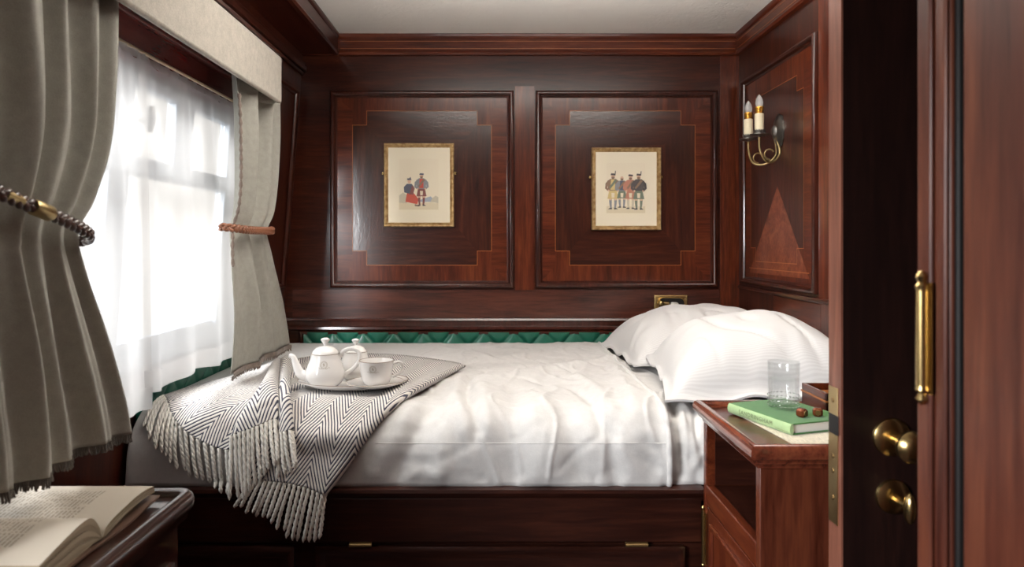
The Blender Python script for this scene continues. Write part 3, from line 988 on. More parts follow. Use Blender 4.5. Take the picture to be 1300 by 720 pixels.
for i in range(fine.shape[0]):
    for k in range(fine.shape[1]):
        p = fine[i, k]
        q = np.array((min(p[0] - CX0, 0), min(p[1] - CY0, 0), max(p[2] - CZ0, 0)))
        L_ = np.linalg.norm(q)
        lift = 0.011 if i > 11 * SUB else 0.013
        if L_ < RR + lift:
            p += q / L_ * (RR + lift - L_)
        p[0] = max(p[0], lw(p[2]) + 0.024)


def rot_uv(p, ang, s=1.0):
    a, s_ = p[0], unroll(p)
    c, d = math.cos(ang), math.sin(ang)
    return (c * a + d * s_, -d * a + c * s_)


ANG = {'A': -0.2, 'B': -math.radians(39), 'C': math.radians(14), 'D': 0.0}
th = thing('throw_blanket', tuple(G.reshape(-1, 3).mean(0)[:2]) + (-0.62,), 'grey and cream herringbone wool throw with cream fringe draped over the bed foot', 'blanket')
bounds = [('B', 0, 4), ('C', 4, 8), ('D', 8, 11), ('A', 11, len(COLS))]
mb = MB()
ncol = fine.shape[0]
for key, a, b_ in bounds:
    i0, i1 = a * SUB, min(ncol, b_ * SUB + (0 if b_ == len(COLS) else 1))
    if b_ == len(COLS): i1 = ncol
    part = fine[i0:i1]
    uv = np.array([[rot_uv(p, ANG[key]) for p in c] for c in part])
    mb.grid(part, 0, uv)
mb.build('blanket', M['herringbone'], th, smooth=180, solid=0.007, solid_off=0)


def tassels(hem, ends, n, drop=0.0):
    """plied cords from hem points to end points"""
    h = resample(np.array(hem), n); e = resample(np.array(ends), n)
    for i in range(n):
        a, c = h[i].copy(), e[i] + np.random.RandomState(i * 13 + n).uniform(-1, 1, 3) * np.array((0.004, 0.004, 0.008))
        pts = []
        for k in range(9):
            t_ = k / 8
            p = a + (c - a) * t_
            bow = math.sin(PI * t_) * 0.004
            p = p + np.array((math.sin(i * 1.9 + t_ * 4) * 0.0022 * t_, -bow, 0))
            q = np.array((min(p[0] - CX0, 0), min(p[1] - CY0, 0), max(p[2] - CZ0, 0)))
            L_ = np.linalg.norm(q)                  # keep the cord on the outside of the bedding
            if 1e-6 < L_ < RR + 0.013: p = p + q / L_ * (RR + 0.013 - L_)
            p[0] = max(p[0], lw(p[2]) + 0.022)
            if p[2] < -0.60: p[1] = min(p[1], 1.764)
            pts.append(tuple(p))
        mb = MB()
        for s_ in (0, PI):
            q = []
            for k, p in enumerate(catmull(np.array(pts), 4)):
                an = k * 0.75 + s_
                q.append((p[0] + 0.0020 * math.cos(an), p[1] + 0.0016 * math.sin(an), p[2]))
            m_ = len(q)
            mb.tube(q, [0.0036 if k < m_ - 3 else 0.0036 * (1 - 0.22 * (k - m_ + 4)) for k in range(m_)], 6)
        mb.build('tassel', M['tassel'], th, smooth=180)


hemcol = lambda i0, i1: [fine[i, -1] for i in range(i0 * SUB, i1 * SUB + 1)]
E = lambda pts, l: [on_bed(x, y, l) for x, y in pts]
Efix = lambda pts, Y: [np.array(at(x, y, Y)) for x, y in pts]
tassels(hemcol(0, 3), E([(184, 540), (192, 560), (207, 578), (235, 600), (262, 612), (292, 624)], 0.014), 17)
tassels(hemcol(11, 17)[8:], Efix([(299, 642), (318, 652), (344, 662), (372, 686), (388, 690), (406, 682)], 1.755), 17)
tassels(hemcol(4, 7), Efix([(294, 634), (304, 640), (318, 622), (336, 604), (352, 582)], 1.750), 11)
tassels(hemcol(8, 10), Efix([(354, 606), (366, 606), (379, 590)], 1.745), 5)

# ------------------------------------------------------------------ tea set
ZTR = -0.404


def rad_at(prof, z):
    for (r0, z0), (r1, z1) in zip(prof, prof[1:]):
        if min(z0, z1) <= z <= max(z0, z1) and abs(z1 - z0) > 1e-7:
            return r0 + (r1 - r0) * (z - z0) / (z1 - z0)
    return prof[-1][0]


def emblem(prof, c, zc, R, parent, ang0):
    """ring with a small rampant figure and a ribbon, laid on the turned surface"""
    mb = MB()

    def P(u, v):
        z = zc + v
        r = rad_at(prof, z) + 0.0005
        a = ang0 + u / r
        return (c[0] + r * math.cos(a), c[1] + r * math.sin(a), c[2] + z)
    for rr, w_ in ((R, 0.0006), (R * 0.78, 0.00035)):
        mb.tube([P(rr * math.cos(k * PI / 14), rr * math.sin(k * PI / 14)) for k in range(29)], w_, 5)
    fig = [(-0.25, -0.5), (-0.05, -0.15), (-0.3, 0.15), (-0.05, 0.5), (0.15, 0.45), (0.1, 0.2), (0.4, 0.1), (0.2, -0.1), (0.35, -0.5), (0.1, -0.3)]
    mb.poly([P(R * x, R * y) for x, y in fig])
    for sg in (-1, 1):
        mb.tube([P(sg * R * (0.55 + 0.16 * k), R * (-0.95 - 0.16 * math.sin(k * 0.9)) + (0.0012 if k > 5 else 0)) for k in range(9)], [0.0008 - 0.00006 * k for k in range(9)], 5)
    return mb.build('emblem', M['crest'], parent, smooth=60)


# oval serving plate
tray = thing('serving_plate', (-0.417, 2.03, ZTR), 'oval white porcelain plate carrying the tea set on the throw', 'plate')
prof = [(0.0005, 0.004), (0.70, 0.004), (0.80, 0.006), (0.97, 0.015), (1.0, 0.0165), (1.0, 0.0145), (0.82, 0.002), (0.72, 0.0), (0.0005, 0.0)]
MB().lathe([(r * 0.158, h) for r, h in prof], (-0.417, 2.03, ZTR), 64, 'z', 0, 1.0, 0.66).build('plate', M['china'], tray, smooth=60)
MB().tube([(-0.417 + 0.157 * math.cos(a), 2.03 + 0.157 * 0.66 * math.sin(a), ZTR + 0.0166) for a in np.linspace(0, 2 * PI, 65)], 0.0009, 6).build('rim_line', M['gold_line'], tray)

ZP = ZTR + 0.0045


def teapot_like(name, c, s, label, cat, prof, lid, knob_z, spout=None, handle=None, emb=None):
    r_ = thing(name, c, label, cat)
    MB().lathe([(r * s, z * s) for r, z in prof], c, 48).build('body', M['china'], r_, smooth=60)
    ld = MB().lathe([(r * s, z * s) for r, z in lid], c, 48).build('lid', M['china'], r_, smooth=60)
    MB().lathe([(r * s, (z + knob_z) * s) for r, z in ((0.004, -0.003), (0.0055, 0.003), (0.0095, 0.009), (0.0125, 0.014), (0.0115, 0.018), (0.005, 0.0205), (0.0002, 0.021))], c, 28).build('knob', M['china'], ld, smooth=60)
    MB().tube([(c[0] + lid[0][0] * s * 1.01 * math.cos(a), c[1] + lid[0][0] * s * 1.01 * math.sin(a), c[2] + lid[0][1] * s + 0.0006) for a in np.linspace(0, 2 * PI, 49)], 0.0007, 5).build('rim_line', M['gold_line'], r_)
    if spout:
        pts = catmull(np.array(spout[0]), 6)
        rad = np.interp(np.linspace(0, 1, len(pts)), np.linspace(0, 1, len(spout[1])), spout[1])
        MB().tube([(c[0] + p[0] * s, c[1] + p[1] * s, c[2] + p[2] * s) for p in pts], list(rad * s), 16).build('spout', M['china'], r_, smooth=60)
    if handle:
        pts = catmull(np.array(handle), 6)
        MB().tube([(c[0] + p[0] * s, c[1] + p[1] * s, c[2] + p[2] * s) for p in pts], 0.0048 * s, 12, 0, 1.3).build('handle', M['china'], r_, smooth=60)
    if emb:
        emblem([(r * s, z * s) for r, z in prof], c, emb[0], emb[1], r_, emb[2])
    return r_


tp_prof = [(0.0005, 0.0), (0.034, 0.0), (0.037, 0.003), (0.046, 0.010), (0.0535, 0.022), (0.0550, 0.033), (0.0535, 0.045), (0.0485, 0.060), (0.0425, 0.074), (0.0400, 0.084), (0.0395, 0.090), (0.036, 0.091)]
tp_lid = [(0.0375, 0.091), (0.037, 0.094), (0.033, 0.101), (0.026, 0.107), (0.016, 0.1115), (0.008, 0.113), (0.004, 0.114)]
teapot_like('teapot', (-0.489, 2.00, ZP), 1.0, 'white porcelain teapot with crest and spout on the oval plate', 'teapot', tp_prof, tp_lid, 0.115,
            spout=([(-0.043, -0.008, 0.028), (-0.066, -0.011, 0.036), (-0.078, -0.012, 0.060), (-0.086, -0.013, 0.082), (-0.098, -0.014, 0.088)], [0.018, 0.0145, 0.0105, 0.008, 0.0065]),
            handle=[(0.038, 0.006, 0.080), (0.052, 0.008, 0.098), (0.076, 0.010, 0.103), (0.094, 0.010, 0.092), (0.092, 0.010, 0.068), (0.074, 0.008, 0.045), (0.050, 0.004, 0.030)],
            emb=(0.066, 0.0095, -PI / 2 + 0.15))
teapot_like('sugar_bowl', (-0.425, 2.105, ZP), 0.88, 'white lidded porcelain pot behind the teacup', 'pot', tp_prof, tp_lid, 0.115)

cc = (-0.346, 1.985, ZP)
sa = thing('saucer', cc, 'white porcelain saucer under the teacup', 'saucer')
MB().lathe([(0.0005, 0.004), (0.030, 0.004), (0.045, 0.006), (0.070, 0.012), (0.080, 0.0155), (0.080, 0.0140), (0.062, 0.006), (0.042, 0.0), (0.0005, 0.0)], cc, 48).build('dish', M['china'], sa, smooth=60)
MB().tube([(cc[0] + 0.0795 * math.cos(a), cc[1] + 0.0795 * math.sin(a), cc[2] + 0.0157) for a in np.linspace(0, 2 * PI, 49)], 0.0007, 5).build('rim_line', M['gold_line'], sa)
ck = (cc[0] + 0.004, cc[1], cc[2] + 0.0042)
cu = thing('teacup', ck, 'white porcelain teacup with a small crest standing on its saucer', 'teacup')
cp = [(0.0005, 0.0), (0.026, 0.0), (0.029, 0.003), (0.0365, 0.009), (0.0415, 0.020), (0.0440, 0.036), (0.0458, 0.052), (0.0482, 0.068), (0.0485, 0.070), (0.0470, 0.070), (0.0445, 0.055), (0.040, 0.022), (0.030, 0.009), (0.0005, 0.007)]
MB().lathe(cp, ck, 48).build('bowl', M['china'], cu, smooth=60)
MB().tube([(ck[0] + 0.048 * math.cos(a), ck[1] + 0.048 * math.sin(a), ck[2] + 0.0702) for a in np.linspace(0, 2 * PI, 49)], 0.0009, 6).build('rim_line', M['gold_line'], cu)
MB().tube([(ck[0] + x, ck[1] + y, ck[2] + z) for x, y, z in catmull(np.array([(0.046, 0.006, 0.060), (0.060, 0.012, 0.064), (0.071, 0.016, 0.054), (0.066, 0.015, 0.036), (0.043, 0.008, 0.022)]), 6)], 0.0042, 10).build('handle', M['china'], cu, smooth=60)
emblem(cp[:9], ck, 0.052, 0.0092, cu, -PI / 2 - 0.05)

# ------------------------------------------------------------------ nightstand
NX0, NX1, NY0, NY1 = 0.510, 1.035, 1.385, 1.765
ns = thing('nightstand', (0.77, 1.575, ZF), 'mahogany nightstand with moulded top and open side niche by the bed', 'nightstand')
zt, zb = -0.428, ZF
mb = MB()
mb.box(NX0, NX1, NY0, NY0 + 0.022, zb, zt, 0)                       # face towards the viewer
mb.box(NX0, NX1, NY1 - 0.02, NY1, zb, zt, 1)
mb.box(NX1 - 0.02, NX1, NY0 + 0.022, NY1 - 0.02, zb, zt, 1)
mb.box(NX0, NX0 + 0.022, NY0 + 0.022, NY1 - 0.02, zt - 0.014, zt, 1)
mb.box(NX0, NX0 + 0.022, NY0 + 0.022, NY1 - 0.02, -0.640, -0.592, 1)
mb.build('carcass', [wood('nightstand_face', R0, (0.10, 0.024, 0.0115, 1), (0.17, 0.045, 0.018, 1), 'z', seed=41, rough=0.35), M['red_y']], ns, bevel=0.0025)
MB().box(NX0 + 0.0225, NX1 - 0.021, NY0 + 0.0225, NY0 + 0.026, -0.592, zt - 0.015).box(NX0 + 0.0225, NX1 - 0.021, NY1 - 0.024, NY1 - 0.0205, -0.592, zt - 0.015).box(NX1 - 0.026, NX1 - 0.021, NY0 + 0.026, NY1 - 0.024, -0.592, zt - 0.015).build('niche_shade', M['rail'], ns)  # darker wood paints the niche's shade onto its inner faces
MB().box(NX0 + 0.02, NX1 - 0.02, NY0 + 0.02, NY1 - 0.02, -0.606, -0.594).build('shelf', M['rail'], ns)
dr = MB().box(NX0 + 0.002, NX0 + 0.02, NY0 + 0.024, NY1 - 0.022, zb + 0.05, -0.645)
dr.mould((NX0 + 0.002, 0, 0), (0, 1, 0), (0, 0, 1), (-1, 0, 0), NY0 + 0.062, zb + 0.09, NY1 - 0.060, -0.672, [(0, 0), (0, 0.007), (0.006, 0.009), (0.013, 0.006), (0.016, 0.001)])
door = dr.build('door', M['red_z'], ns, bevel=0.002)
mb = MB().tube([(NX0 - 0.004, NY1 - 0.012, z) for z in np.linspace(-0.79, -0.655, 4)], 0.0045)
mb.ball((NX0 - 0.004, NY1 - 0.012, -0.652), 0.006).ball((NX0 - 0.004, NY1 - 0.012, -0.793), 0.006)
mb.box(NX0 - 0.003, NX0 + 0.001, NY1 - 0.03, NY1 - 0.012, -0.785, -0.66)
mb.build('hinge', M['brass'], door)
TX0, TX1, TY0, TY1 = 0.484, 1.04, 1.358, 1.770
top = MB()
top.mould((0, 0, 0), (1, 0, 0), (0, 1, 0), (0, 0, 1), TX0, TY0, TX1, TY1,
          [(0.026, -0.436), (0.020, -0.436), (0.018, -0.428), (0.012, -0.425), (0.010, -0.418), (0.003, -0.414), (0.0, -0.408), (0.0, -0.400), (0.003, -0.392), (0.009, -0.387), (0.016, -0.387), (0.021, -0.390), (0.024, -0.400), (0.030, -0.4015)])
top.box(TX0 + 0.028, TX1 - 0.028, TY0 + 0.028, TY1 - 0.028, -0.425, -0.4012, 1)
top.build('top', [wood('nightstand_top', R0, (0.15, 0.035, 0.018, 1), (0.24, 0.07, 0.03, 1), 'y', seed=43, rough=0.25, coat=0.9, coat_rough=0.08), M['red_x']], ns, smooth=50)

ZN = -0.401
# cream sheet painting the pillow's reflection in the glossy top, under the book
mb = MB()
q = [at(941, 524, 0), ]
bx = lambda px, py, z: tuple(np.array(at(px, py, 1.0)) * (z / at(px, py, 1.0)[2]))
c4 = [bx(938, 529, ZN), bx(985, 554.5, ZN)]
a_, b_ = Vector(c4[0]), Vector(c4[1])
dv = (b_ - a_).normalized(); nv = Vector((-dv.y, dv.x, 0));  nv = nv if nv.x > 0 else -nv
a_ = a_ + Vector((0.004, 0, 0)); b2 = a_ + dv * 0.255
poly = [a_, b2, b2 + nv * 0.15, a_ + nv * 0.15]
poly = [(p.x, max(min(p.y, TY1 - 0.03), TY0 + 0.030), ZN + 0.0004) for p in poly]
tag(MB().prism(poly, (0, 0, 0.0016)).build('reflection_sheet', M['reflection_cream'], None), 'cream ribbed sheet for the pillow reflection under the green book on the nightstand', 'mat')

# green book
ZBK = ZN + 0.0022
TH = 0.024
A = Vector(bx(925, 519, ZBK + 0.010)); B = Vector(bx(1004, 553, ZBK))
A.z = B.z = ZBK
dv = (B - A).normalized(); nv = Vector((-dv.y, dv.x, 0)); nv = nv if nv.x > 0 else -nv
LEN, WID = (B - A).length, 0.160
bk = thing('green_book', (A.x + 0.08, (A.y + B.y) / 2, ZBK), 'green clothbound book lying on the nightstand under the glass', 'book')
P3 = lambda s_, t_, h: tuple(A + dv * s_ + nv * t_ + Vector((0, 0, h)))


def slab(mb, s0, s1, t0, t1, h0, h1, mi=0):
    mb.prism([P3(s0, t0, h0), P3(s1, t0, h0), P3(s1, t1, h0), P3(s0, t1, h0)], (0, 0, h1 - h0), mi)
    return mb


mb = slab(MB(), 0, LEN, 0.002, WID, TH - 0.003, TH)
slab(mb, 0, LEN, 0.002, WID, 0, 0.003)
mb.build('cover', M['green_cloth'], bk, bevel=0.001)
sp = [(0.006, 0.0), (0.001, 0.001), (-0.002, 0.006), (-0.003, 0.012), (-0.002, 0.018), (0.001, 0.023), (0.006, TH)]
spine = MB().grid([[P3(s_, t_, h) for s_ in (0, LEN)] for t_, h in sp])
spine.prism([P3(0, t_, h) for t_, h in sp], tuple(-dv * 0.0005)); spine.prism([P3(LEN, t_, h) for t_, h in sp], tuple(dv * 0.0005))
spo = spine.build('spine', M['green_spine'], bk, smooth=60)
slab(MB(), 0.004, LEN - 0.004, 0.004, WID - 0.004, 0.003, TH - 0.003).build('pages', M['white_page'], bk)
fc = bpy.data.curves.new('title_text', 'FONT')
fc.body = 'SANDRINGHAM'
fc.size = 0.0135
fc.space_character = 1.25
fo = bpy.data.objects.new('title_text', fc)
COL.objects.link(fo)
bpy.context.view_layer.update()
tm = bpy.data.meshes.new_from_object(fo.evaluated_get(bpy.context.evaluated_depsgraph_get()))
bpy.data.objects.remove(fo)
mb = MB()
mb.add([P3(0.042 + v.co.x, -0.0036, 0.0085 + v.co.y) for v in tm.vertices], [list(p.vertices) for p in tm.polygons])
for s0, s1 in ((0.042, 0.085), (0.165, 0.205)):
    mb.add([P3(s0, -0.0034, 0.0055), P3(s1, -0.0034, 0.0055), P3(s1, -0.0036, 0.0063), P3(s0, -0.0036, 0.0063)], [(0, 1, 2, 3)])
mb.build('title', M['title'], spo, smooth=0)

# tumbler of water
ZG = ZBK + TH
g0 = bx(997, 519, ZG)
gc = (g0[0], g0[1] + 0.01, ZG)
gy = gc[1] / F
GR, GH = 19.5 * gy, 59 * gy
gl = thing('tumbler', gc, 'cut glass tumbler of water standing on the green book', 'glass')
mb = MB()
seg = 48
op = [(0.0004, 0.0), (0.86, 0.0), (0.93, 0.01), (0.95, 0.03), (0.92, 0.05), (0.96, 0.07), (0.96, 0.12), (0.925, 0.14), (0.965, 0.16), (0.965, 0.20), (0.93, 0.22), (0.97, 0.24), (0.975, 0.6), (1.0, 0.985), (0.985, 1.0), (0.955, 0.985), (0.925, 0.6), (0.905, 0.16), (0.86, 0.12), (0.0004, 0.115)]
P = []
for r_, h in op:
    row = []
    for k in range(seg):
        cut = 1.0 - (0.025 if (0.06 < h < 0.24 and r_ > 0.9 and k % 4 == 0) else 0)
        row.append((gc[0] + r_ * GR * cut * math.cos(2 * PI * k / seg), gc[1] + r_ * GR * cut * math.sin(2 * PI * k / seg), gc[2] + h * GH))
    P.append(row)
mb.grid(P, 0, None, True)
mb.build('glass_wall', M['glass'], gl, smooth=40)
mb = MB()
for k in range(24):
    a = 2 * PI * k / 24
    for h, hh in ((0.085, 0.028), (0.185, 0.024), (0.275, 0.020)):
        r_ = 0.985 * GR
        mb.add([(gc[0] + (r_ + e) * math.cos(a + da), gc[1] + (r_ + e) * math.sin(a + da), gc[2] + (h + dh) * GH) for da, dh, e in ((-0.12, 0, -0.0006), (0, -hh, -0.0006), (0.12, 0, -0.0006), (0, hh, -0.0006), (0, 0, 0.0012))],
               [(0, 1, 4), (1, 2, 4), (2, 3, 4), (3, 0, 4)])
mb.build('cut_pattern', M['glass_cut'], gl, smooth=0)
MB().lathe([(0.0004, 0.117 * GH), (0.855 * GR, 0.122 * GH), (0.90 * GR, 0.16 * GH), (0.922 * GR, 0.63 * GH), (0.0004, 0.63 * GH)], gc, 48).build('water', M['water'], gl, smooth=40)

# two small studs
for px, py, yaw, lab in ((1018, 524.5, 0.5, 'small brown faceted stud on the green book, nearer the glass'), (1038, 523.5, -0.35, 'small brown faceted stud on the green book, nearer the door edge')):
    c = bx(px, py + 5, ZG)
    r_ = 6.0 * c[1] / F
    o = thing('brown_stud', (c[0], c[1], ZG), lab, 'stud', 'brown studs on the green book')
    mb = MB()
    ca, sa_ = math.cos(yaw), math.sin(yaw)
    k = 0.62
    loop = [(-1, -k), (-k, -1), (k, -1), (1, -k), (1, k), (k, 1), (-k, 1), (-1, k)]
    P = []
    for sc, h in ((0.60, 0.0), (0.98, 0.45), (1.0, 1.0), (0.98, 1.55), (0.60, 2.0)):
        P.append([(c[0] + r_ * sc * (x * ca - y * sa_), c[1] + r_ * sc * (x * sa_ + y * ca), ZG + h * r_ * 0.92) for x, y in loop])
    mb.grid(P, 0, None, True); mb.poly(P[0][::-1]); mb.poly(P[-1])
    mb.build('stud_body', M['nut'], o, smooth=0)
    mb = MB().lathe([(0.0002, -0.0008), (0.55 * r_, -0.0006), (0.62 * r_, 0.001)], (0, 0, 0), 8, 'y')
    mb.v = [(c[0] + x * ca - (y - r_) * sa_ * -1 * -1, c[1] + x * sa_ + (y - r_) * ca, ZG + r_ * 0.92 + z) for x, y, z in mb.v]
    mb.build('stud_face', M['nut_face'], o, smooth=0)

# reddish wooden box behind the book
bxc = at(1062, 510, 1.66)
wbx = thing('wooden_box', (0.83, 1.66, ZN), 'reddish wooden box at the back of the nightstand, half hidden by the door edge', 'box')
x0, x1, y0, y1, z0, z1 = 0.742, 0.90, 1.605, 1.735, ZN + 0.0004, ZN + 0.062
mb = MB().box(x0, x0 + 0.007, y0, y1, z0, z1).box(x1 - 0.007, x1, y0, y1, z0, z1).box(x0, x1, y0, y0 + 0.007, z0, z1).box(x0, x1, y1 - 0.007, y1, z0, z1).box(x0, x1, y0, y1, z0, z0 + 0.005)
mb.build('box_sides', M['red_y'], wbx, bevel=0.001)
MB().box(x0 - 0.002, x1 + 0.002, y0 - 0.002, y1 + 0.002, z1 - 0.02, z1 - 0.016).build('string_line', M['inlay'], wbx)

# ------------------------------------------------------------------ pictures
def figure(mb, P, cx, base, h, coat, vest, kilt, hose, hat, feather=True, lo=0):
    P0 = P
    P = lambda a, b, l: P0(a, b, l + lo)
    """a small watercolour person: flat washes, all in the print"""
    I = PKEYS.index
    E_ = lambda x, y, rx, ry, m_, l: mb.poly([P(cx + x * h + rx * h * math.cos(a), base + y * h + ry * h * math.sin(a), l) for a in np.linspace(0, 2 * PI, 15)[:-1]], m_)
    Q = lambda pts, m_, l: mb.poly([P(cx + x * h, base + y * h, l) for x, y in pts], m_)
    for s_ in (-1, 1):
        Q([(s_ * 0.03, 0.30), (s_ * 0.11, 0.30), (s_ * 0.10, 0.16), (s_ * 0.08, 0.04), (s_ * 0.12, 0.0), (s_ * 0.03, 0.0), (s_ * 0.035, 0.15)], I(hose), 1)
        Q([(s_ * 0.03, 0.035), (s_ * 0.085, 0.035), (s_ * 0.135, 0.0), (s_ * 0.03, -0.005)], I('black'), 2)
        Q([(s_ * 0.035, 0.30), (s_ * 0.105, 0.30), (s_ * 0.10, 0.24), (s_ * 0.04, 0.24)], I('skin'), 2)
    Q([(-0.15, 0.28), (0.15, 0.28), (0.10, 0.52), (-0.10, 0.52)], I(kilt), 3)
    Q([(-0.13, 0.50), (0.13, 0.50), (0.155, 0.76), (0.07, 0.815), (-0.07, 0.815), (-0.155, 0.76)], I(coat), 4)
    Q([(-0.07, 0.52), (0.06, 0.52), (0.055, 0.80), (-0.055, 0.80)], I(vest), 5)
    Q([(0.05, 0.80), (0.115, 0.77), (-0.07, 0.55), (-0.11, 0.58)], I('brown' if coat != 'brown' else 'green'), 6)
    for s_ in (-1, 1):
        Q([(s_ * 0.125, 0.77), (s_ * 0.20, 0.70), (s_ * 0.215, 0.56), (s_ * 0.13, 0.48), (s_ * 0.10, 0.52), (s_ * 0.15, 0.58)], I(coat), 6)
        E_(s_ * 0.115, 0.50, 0.025, 0.025, I('skin'), 7)
    Q([(-0.045, 0.44), (0.045, 0.44), (0.035, 0.31), (-0.035, 0.31)], I('cream'), 7)
    E_(0.0, 0.875, 0.052, 0.065, I('skin'), 7)
    E_(0.0, 0.845, 0.045, 0.035, I('brown'), 8)
    if hat:
        Q([(-0.065, 0.915), (0.065, 0.905), (0.070, 0.955), (-0.05, 0.965)], I(hat), 8)
        if feather:
            Q([(0.045, 0.95), (0.07, 0.95), (0.075, 1.03), (0.055, 1.03)], I('black'), 8)


def picture(px0, py0, px1, py1, label, scene):
    x0, _, z1 = at(px0, py0, YB - 0.012); x1, _, z0 = at(px1, py1, YB - 0.012)
    yf = YB - 0.0045
    o = thing('framed_print', ((x0 + x1) / 2, yf, z0), label, 'picture', 'framed prints on the back wall')
    pr = [(0.0, 0.0), (0.0, 0.014), (0.003, 0.017), (0.008, 0.016), (0.011, 0.012), (0.013, 0.013), (0.016, 0.010), (0.019, 0.005)]
    MB().mould((0, yf, 0), (1, 0, 0), (0, 0, 1), (0, -1, 0), x0, z0, x1, z1, pr).build('frame', M['gilt'], o, smooth=30)
    MB().box(x0 + 0.004, x1 - 0.004, yf - 0.006, yf, z0 + 0.004, z1 - 0.004).build('mount', M['mount'], o)
    W, Hh = x1 - x0, z1 - z0
    u0, u1, v0, v1 = x0 + 0.215 * W, x0 + 0.775 * W, z0 + 0.205 * Hh, z0 + 0.815 * Hh
    mb = MB()
    P = lambda a, b__, l: (u0 + a * (u1 - u0), yf - 0.0062 - l * 0.00005, v0 + b__ * (u1 - u0))
    top_ = (v1 - v0) / (u1 - u0)
    mb.poly([P(0, 0, 0), P(1, 0, 0), P(1, top_, 0), P(0, top_, 0)], len(PKEYS))
    n = 16
    gr = [(k / n, 0.17 + 0.05 * noise.noise(Vector((k * 0.6, x0 * 9, 0)))) for k in range(n + 1)]
    mb.poly([P(0, 0.0, 0.5)] + [P(1, 0.0, 0.5)] + [P(a, b__, 0.5) for a, b__ in gr[::-1]], len(PKEYS) + 1)
    scene(mb, P)
    mb.build('print', [PAINT[k] for k in PKEYS] + [M['paper'], M['wash']], o, smooth=0)
    for s_ in (-1, 1):
        xx = x0 - 0.004 if s_ < 0 else x1 + 0.004
        zz = z0 + 0.64 * Hh
        MB().box(xx - 0.006, xx + 0.006, yf - 0.008, yf - 0.0005, zz - 0.006, zz + 0.006).lathe([(0.0003, -0.0105), (0.003, -0.010), (0.0035, -0.008)], (xx, yf, zz), 12, 'y').build('mirror_plate', M['brass'], o, bevel=0.001)
    return o


def scene_a(mb, P):
    I = PKEYS.index
    mb.poly([P(a, b_, 0.7) for a, b_ in ((0.80, 0.20), (1.0, 0.17), (1.0, 0.32), (0.93, 0.36), (0.84, 0.29))], I('stone'))
    mb.poly([P(a, b_, 0.7) for a, b_ in ((0.0, 0.18), (0.20, 0.16), (0.22, 0.36), (0.10, 0.44), (0.0, 0.36))], I('stone'))
    mb.poly([P(a, b_, 0.6) for a, b_ in ((0.4, 0.20), (0.95, 0.20), (0.80, 0.34), (0.62, 0.28))], I('blue'))
    # the seated one in a dark jacket and red skirt
    mb.poly([P(a, b_, 2) for a, b_ in ((0.16, 0.20), (0.46, 0.14), (0.50, 0.26), (0.38, 0.42), (0.20, 0.42))], I('red'))
    mb.poly([P(a, b_, 3) for a, b_ in ((0.13, 0.44), (0.36, 0.38), (0.38, 0.58), (0.32, 0.66), (0.20, 0.66), (0.12, 0.58))], I('navy'))
    mb.poly([P(a, b_, 4) for a, b_ in ((0.26, 0.38), (0.36, 0.40), (0.40, 0.55), (0.33, 0.62))], I('darkred'))
    mb.poly([P(0.26 + 0.045 * math.cos(t_), 0.72 + 0.055 * math.sin(t_), 4) for t_ in np.linspace(0, 2 * PI, 13)[:-1]], I('skin'))
    mb.poly([P(a, b_, 5) for a, b_ in ((0.20, 0.755), (0.32, 0.755), (0.30, 0.80), (0.29, 0.84), (0.26, 0.80), (0.21, 0.80))], I('navy'))
    mb.poly([P(a, b_, 4) for a, b_ in ((0.40, 0.14), (0.50, 0.12), (0.52, 0.08), (0.40, 0.09))], I('brown'))
    figure(mb, P, 0.57, 0.10, 0.86, 'grey', 'red', 'darkred', 'darkred', 'navy', False, lo=8)


def scene_b(mb, P):
    figure(mb, P, 0.17, 0.10, 0.96, 'brown', 'ochre', 'ochre', 'grey', 'black')
    figure(mb, P, 0.40, 0.14, 0.86, 'grey', 'navy', 'green', 'grey', None, lo=10)
    figure(mb, P, 0.62, 0.11, 0.92, 'rust', 'rust', 'rust', 'stone', 'black', False, lo=20)
    figure(mb, P, 0.83, 0.09, 0.96, 'black', 'black', 'green', 'green', 'black', lo=30)


picture(487.5, 182, 576.5, 288, 'gilt-framed print of a seated and a standing person in tartan dress', scene_a)
picture(751, 187.5, 839, 292, 'gilt-framed print of four standing people in tartan dress', scene_b)

# ------------------------------------------------------------------ brass reading lamp plate
lx, lz = 0.752, -0.2585
lp = thing('wall_plate', (lx, YB, lz - 0.036), 'small recessed brass wall lamp plate low on the back wall by the pillow', 'wall lamp')
MB().mould((0, YB - 0.003, 0), (1, 0, 0), (0, 0, 1), (0, -1, 0), lx - 0.073, lz - 0.036, lx + 0.073, lz + 0.036, [(0, 0), (0, 0.004), (0.003, 0.006), (0.02, 0.006), (0.035, 0.0055)]).build('plate', M['brass'], lp, bevel=0.001)
st_ = lambda r, k, h: [(lx + (0.034 if math.cos(a) > 0 else -0.034) + r * math.cos(a), YB - h, lz + r * math.sin(a)) for a in [PI * 2 * (q + 0.5) / k for q in range(k)]]
MB().grid([st_(0.0275, 32, 0.009), st_(0.026, 32, 0.013), st_(0.023, 32, 0.013), st_(0.0215, 32, 0.0095)], 0, None, True).build('rim', M['brass'], lp, smooth=50)
MB().poly(st_(0.022, 32, 0.0096)).build('recess', M['black'], lp, smooth=0)
MB().tube([(lx - 0.046, YB - 0.016, lz + 0.001), (lx - 0.012, YB - 0.018, lz - 0.002)], 0.011, 16).ball((lx - 0.046, YB - 0.018, lz + 0.001), 0.014).build('lamp_holder', M['brass'], lp, smooth=40)
MB().lathe([(0.0004, 0.034), (0.006, 0.032), (0.010, 0.022), (0.0105, 0.006), (0.008, 0.0)], (lx - 0.004, YB - 0.021, lz - 0.003), 20, 'x').build('lamp_bulb', mat('frosted_bulb', (0.85, 0.83, 0.78, 1), 0.25, Transmission_Weight=0.4), lp)

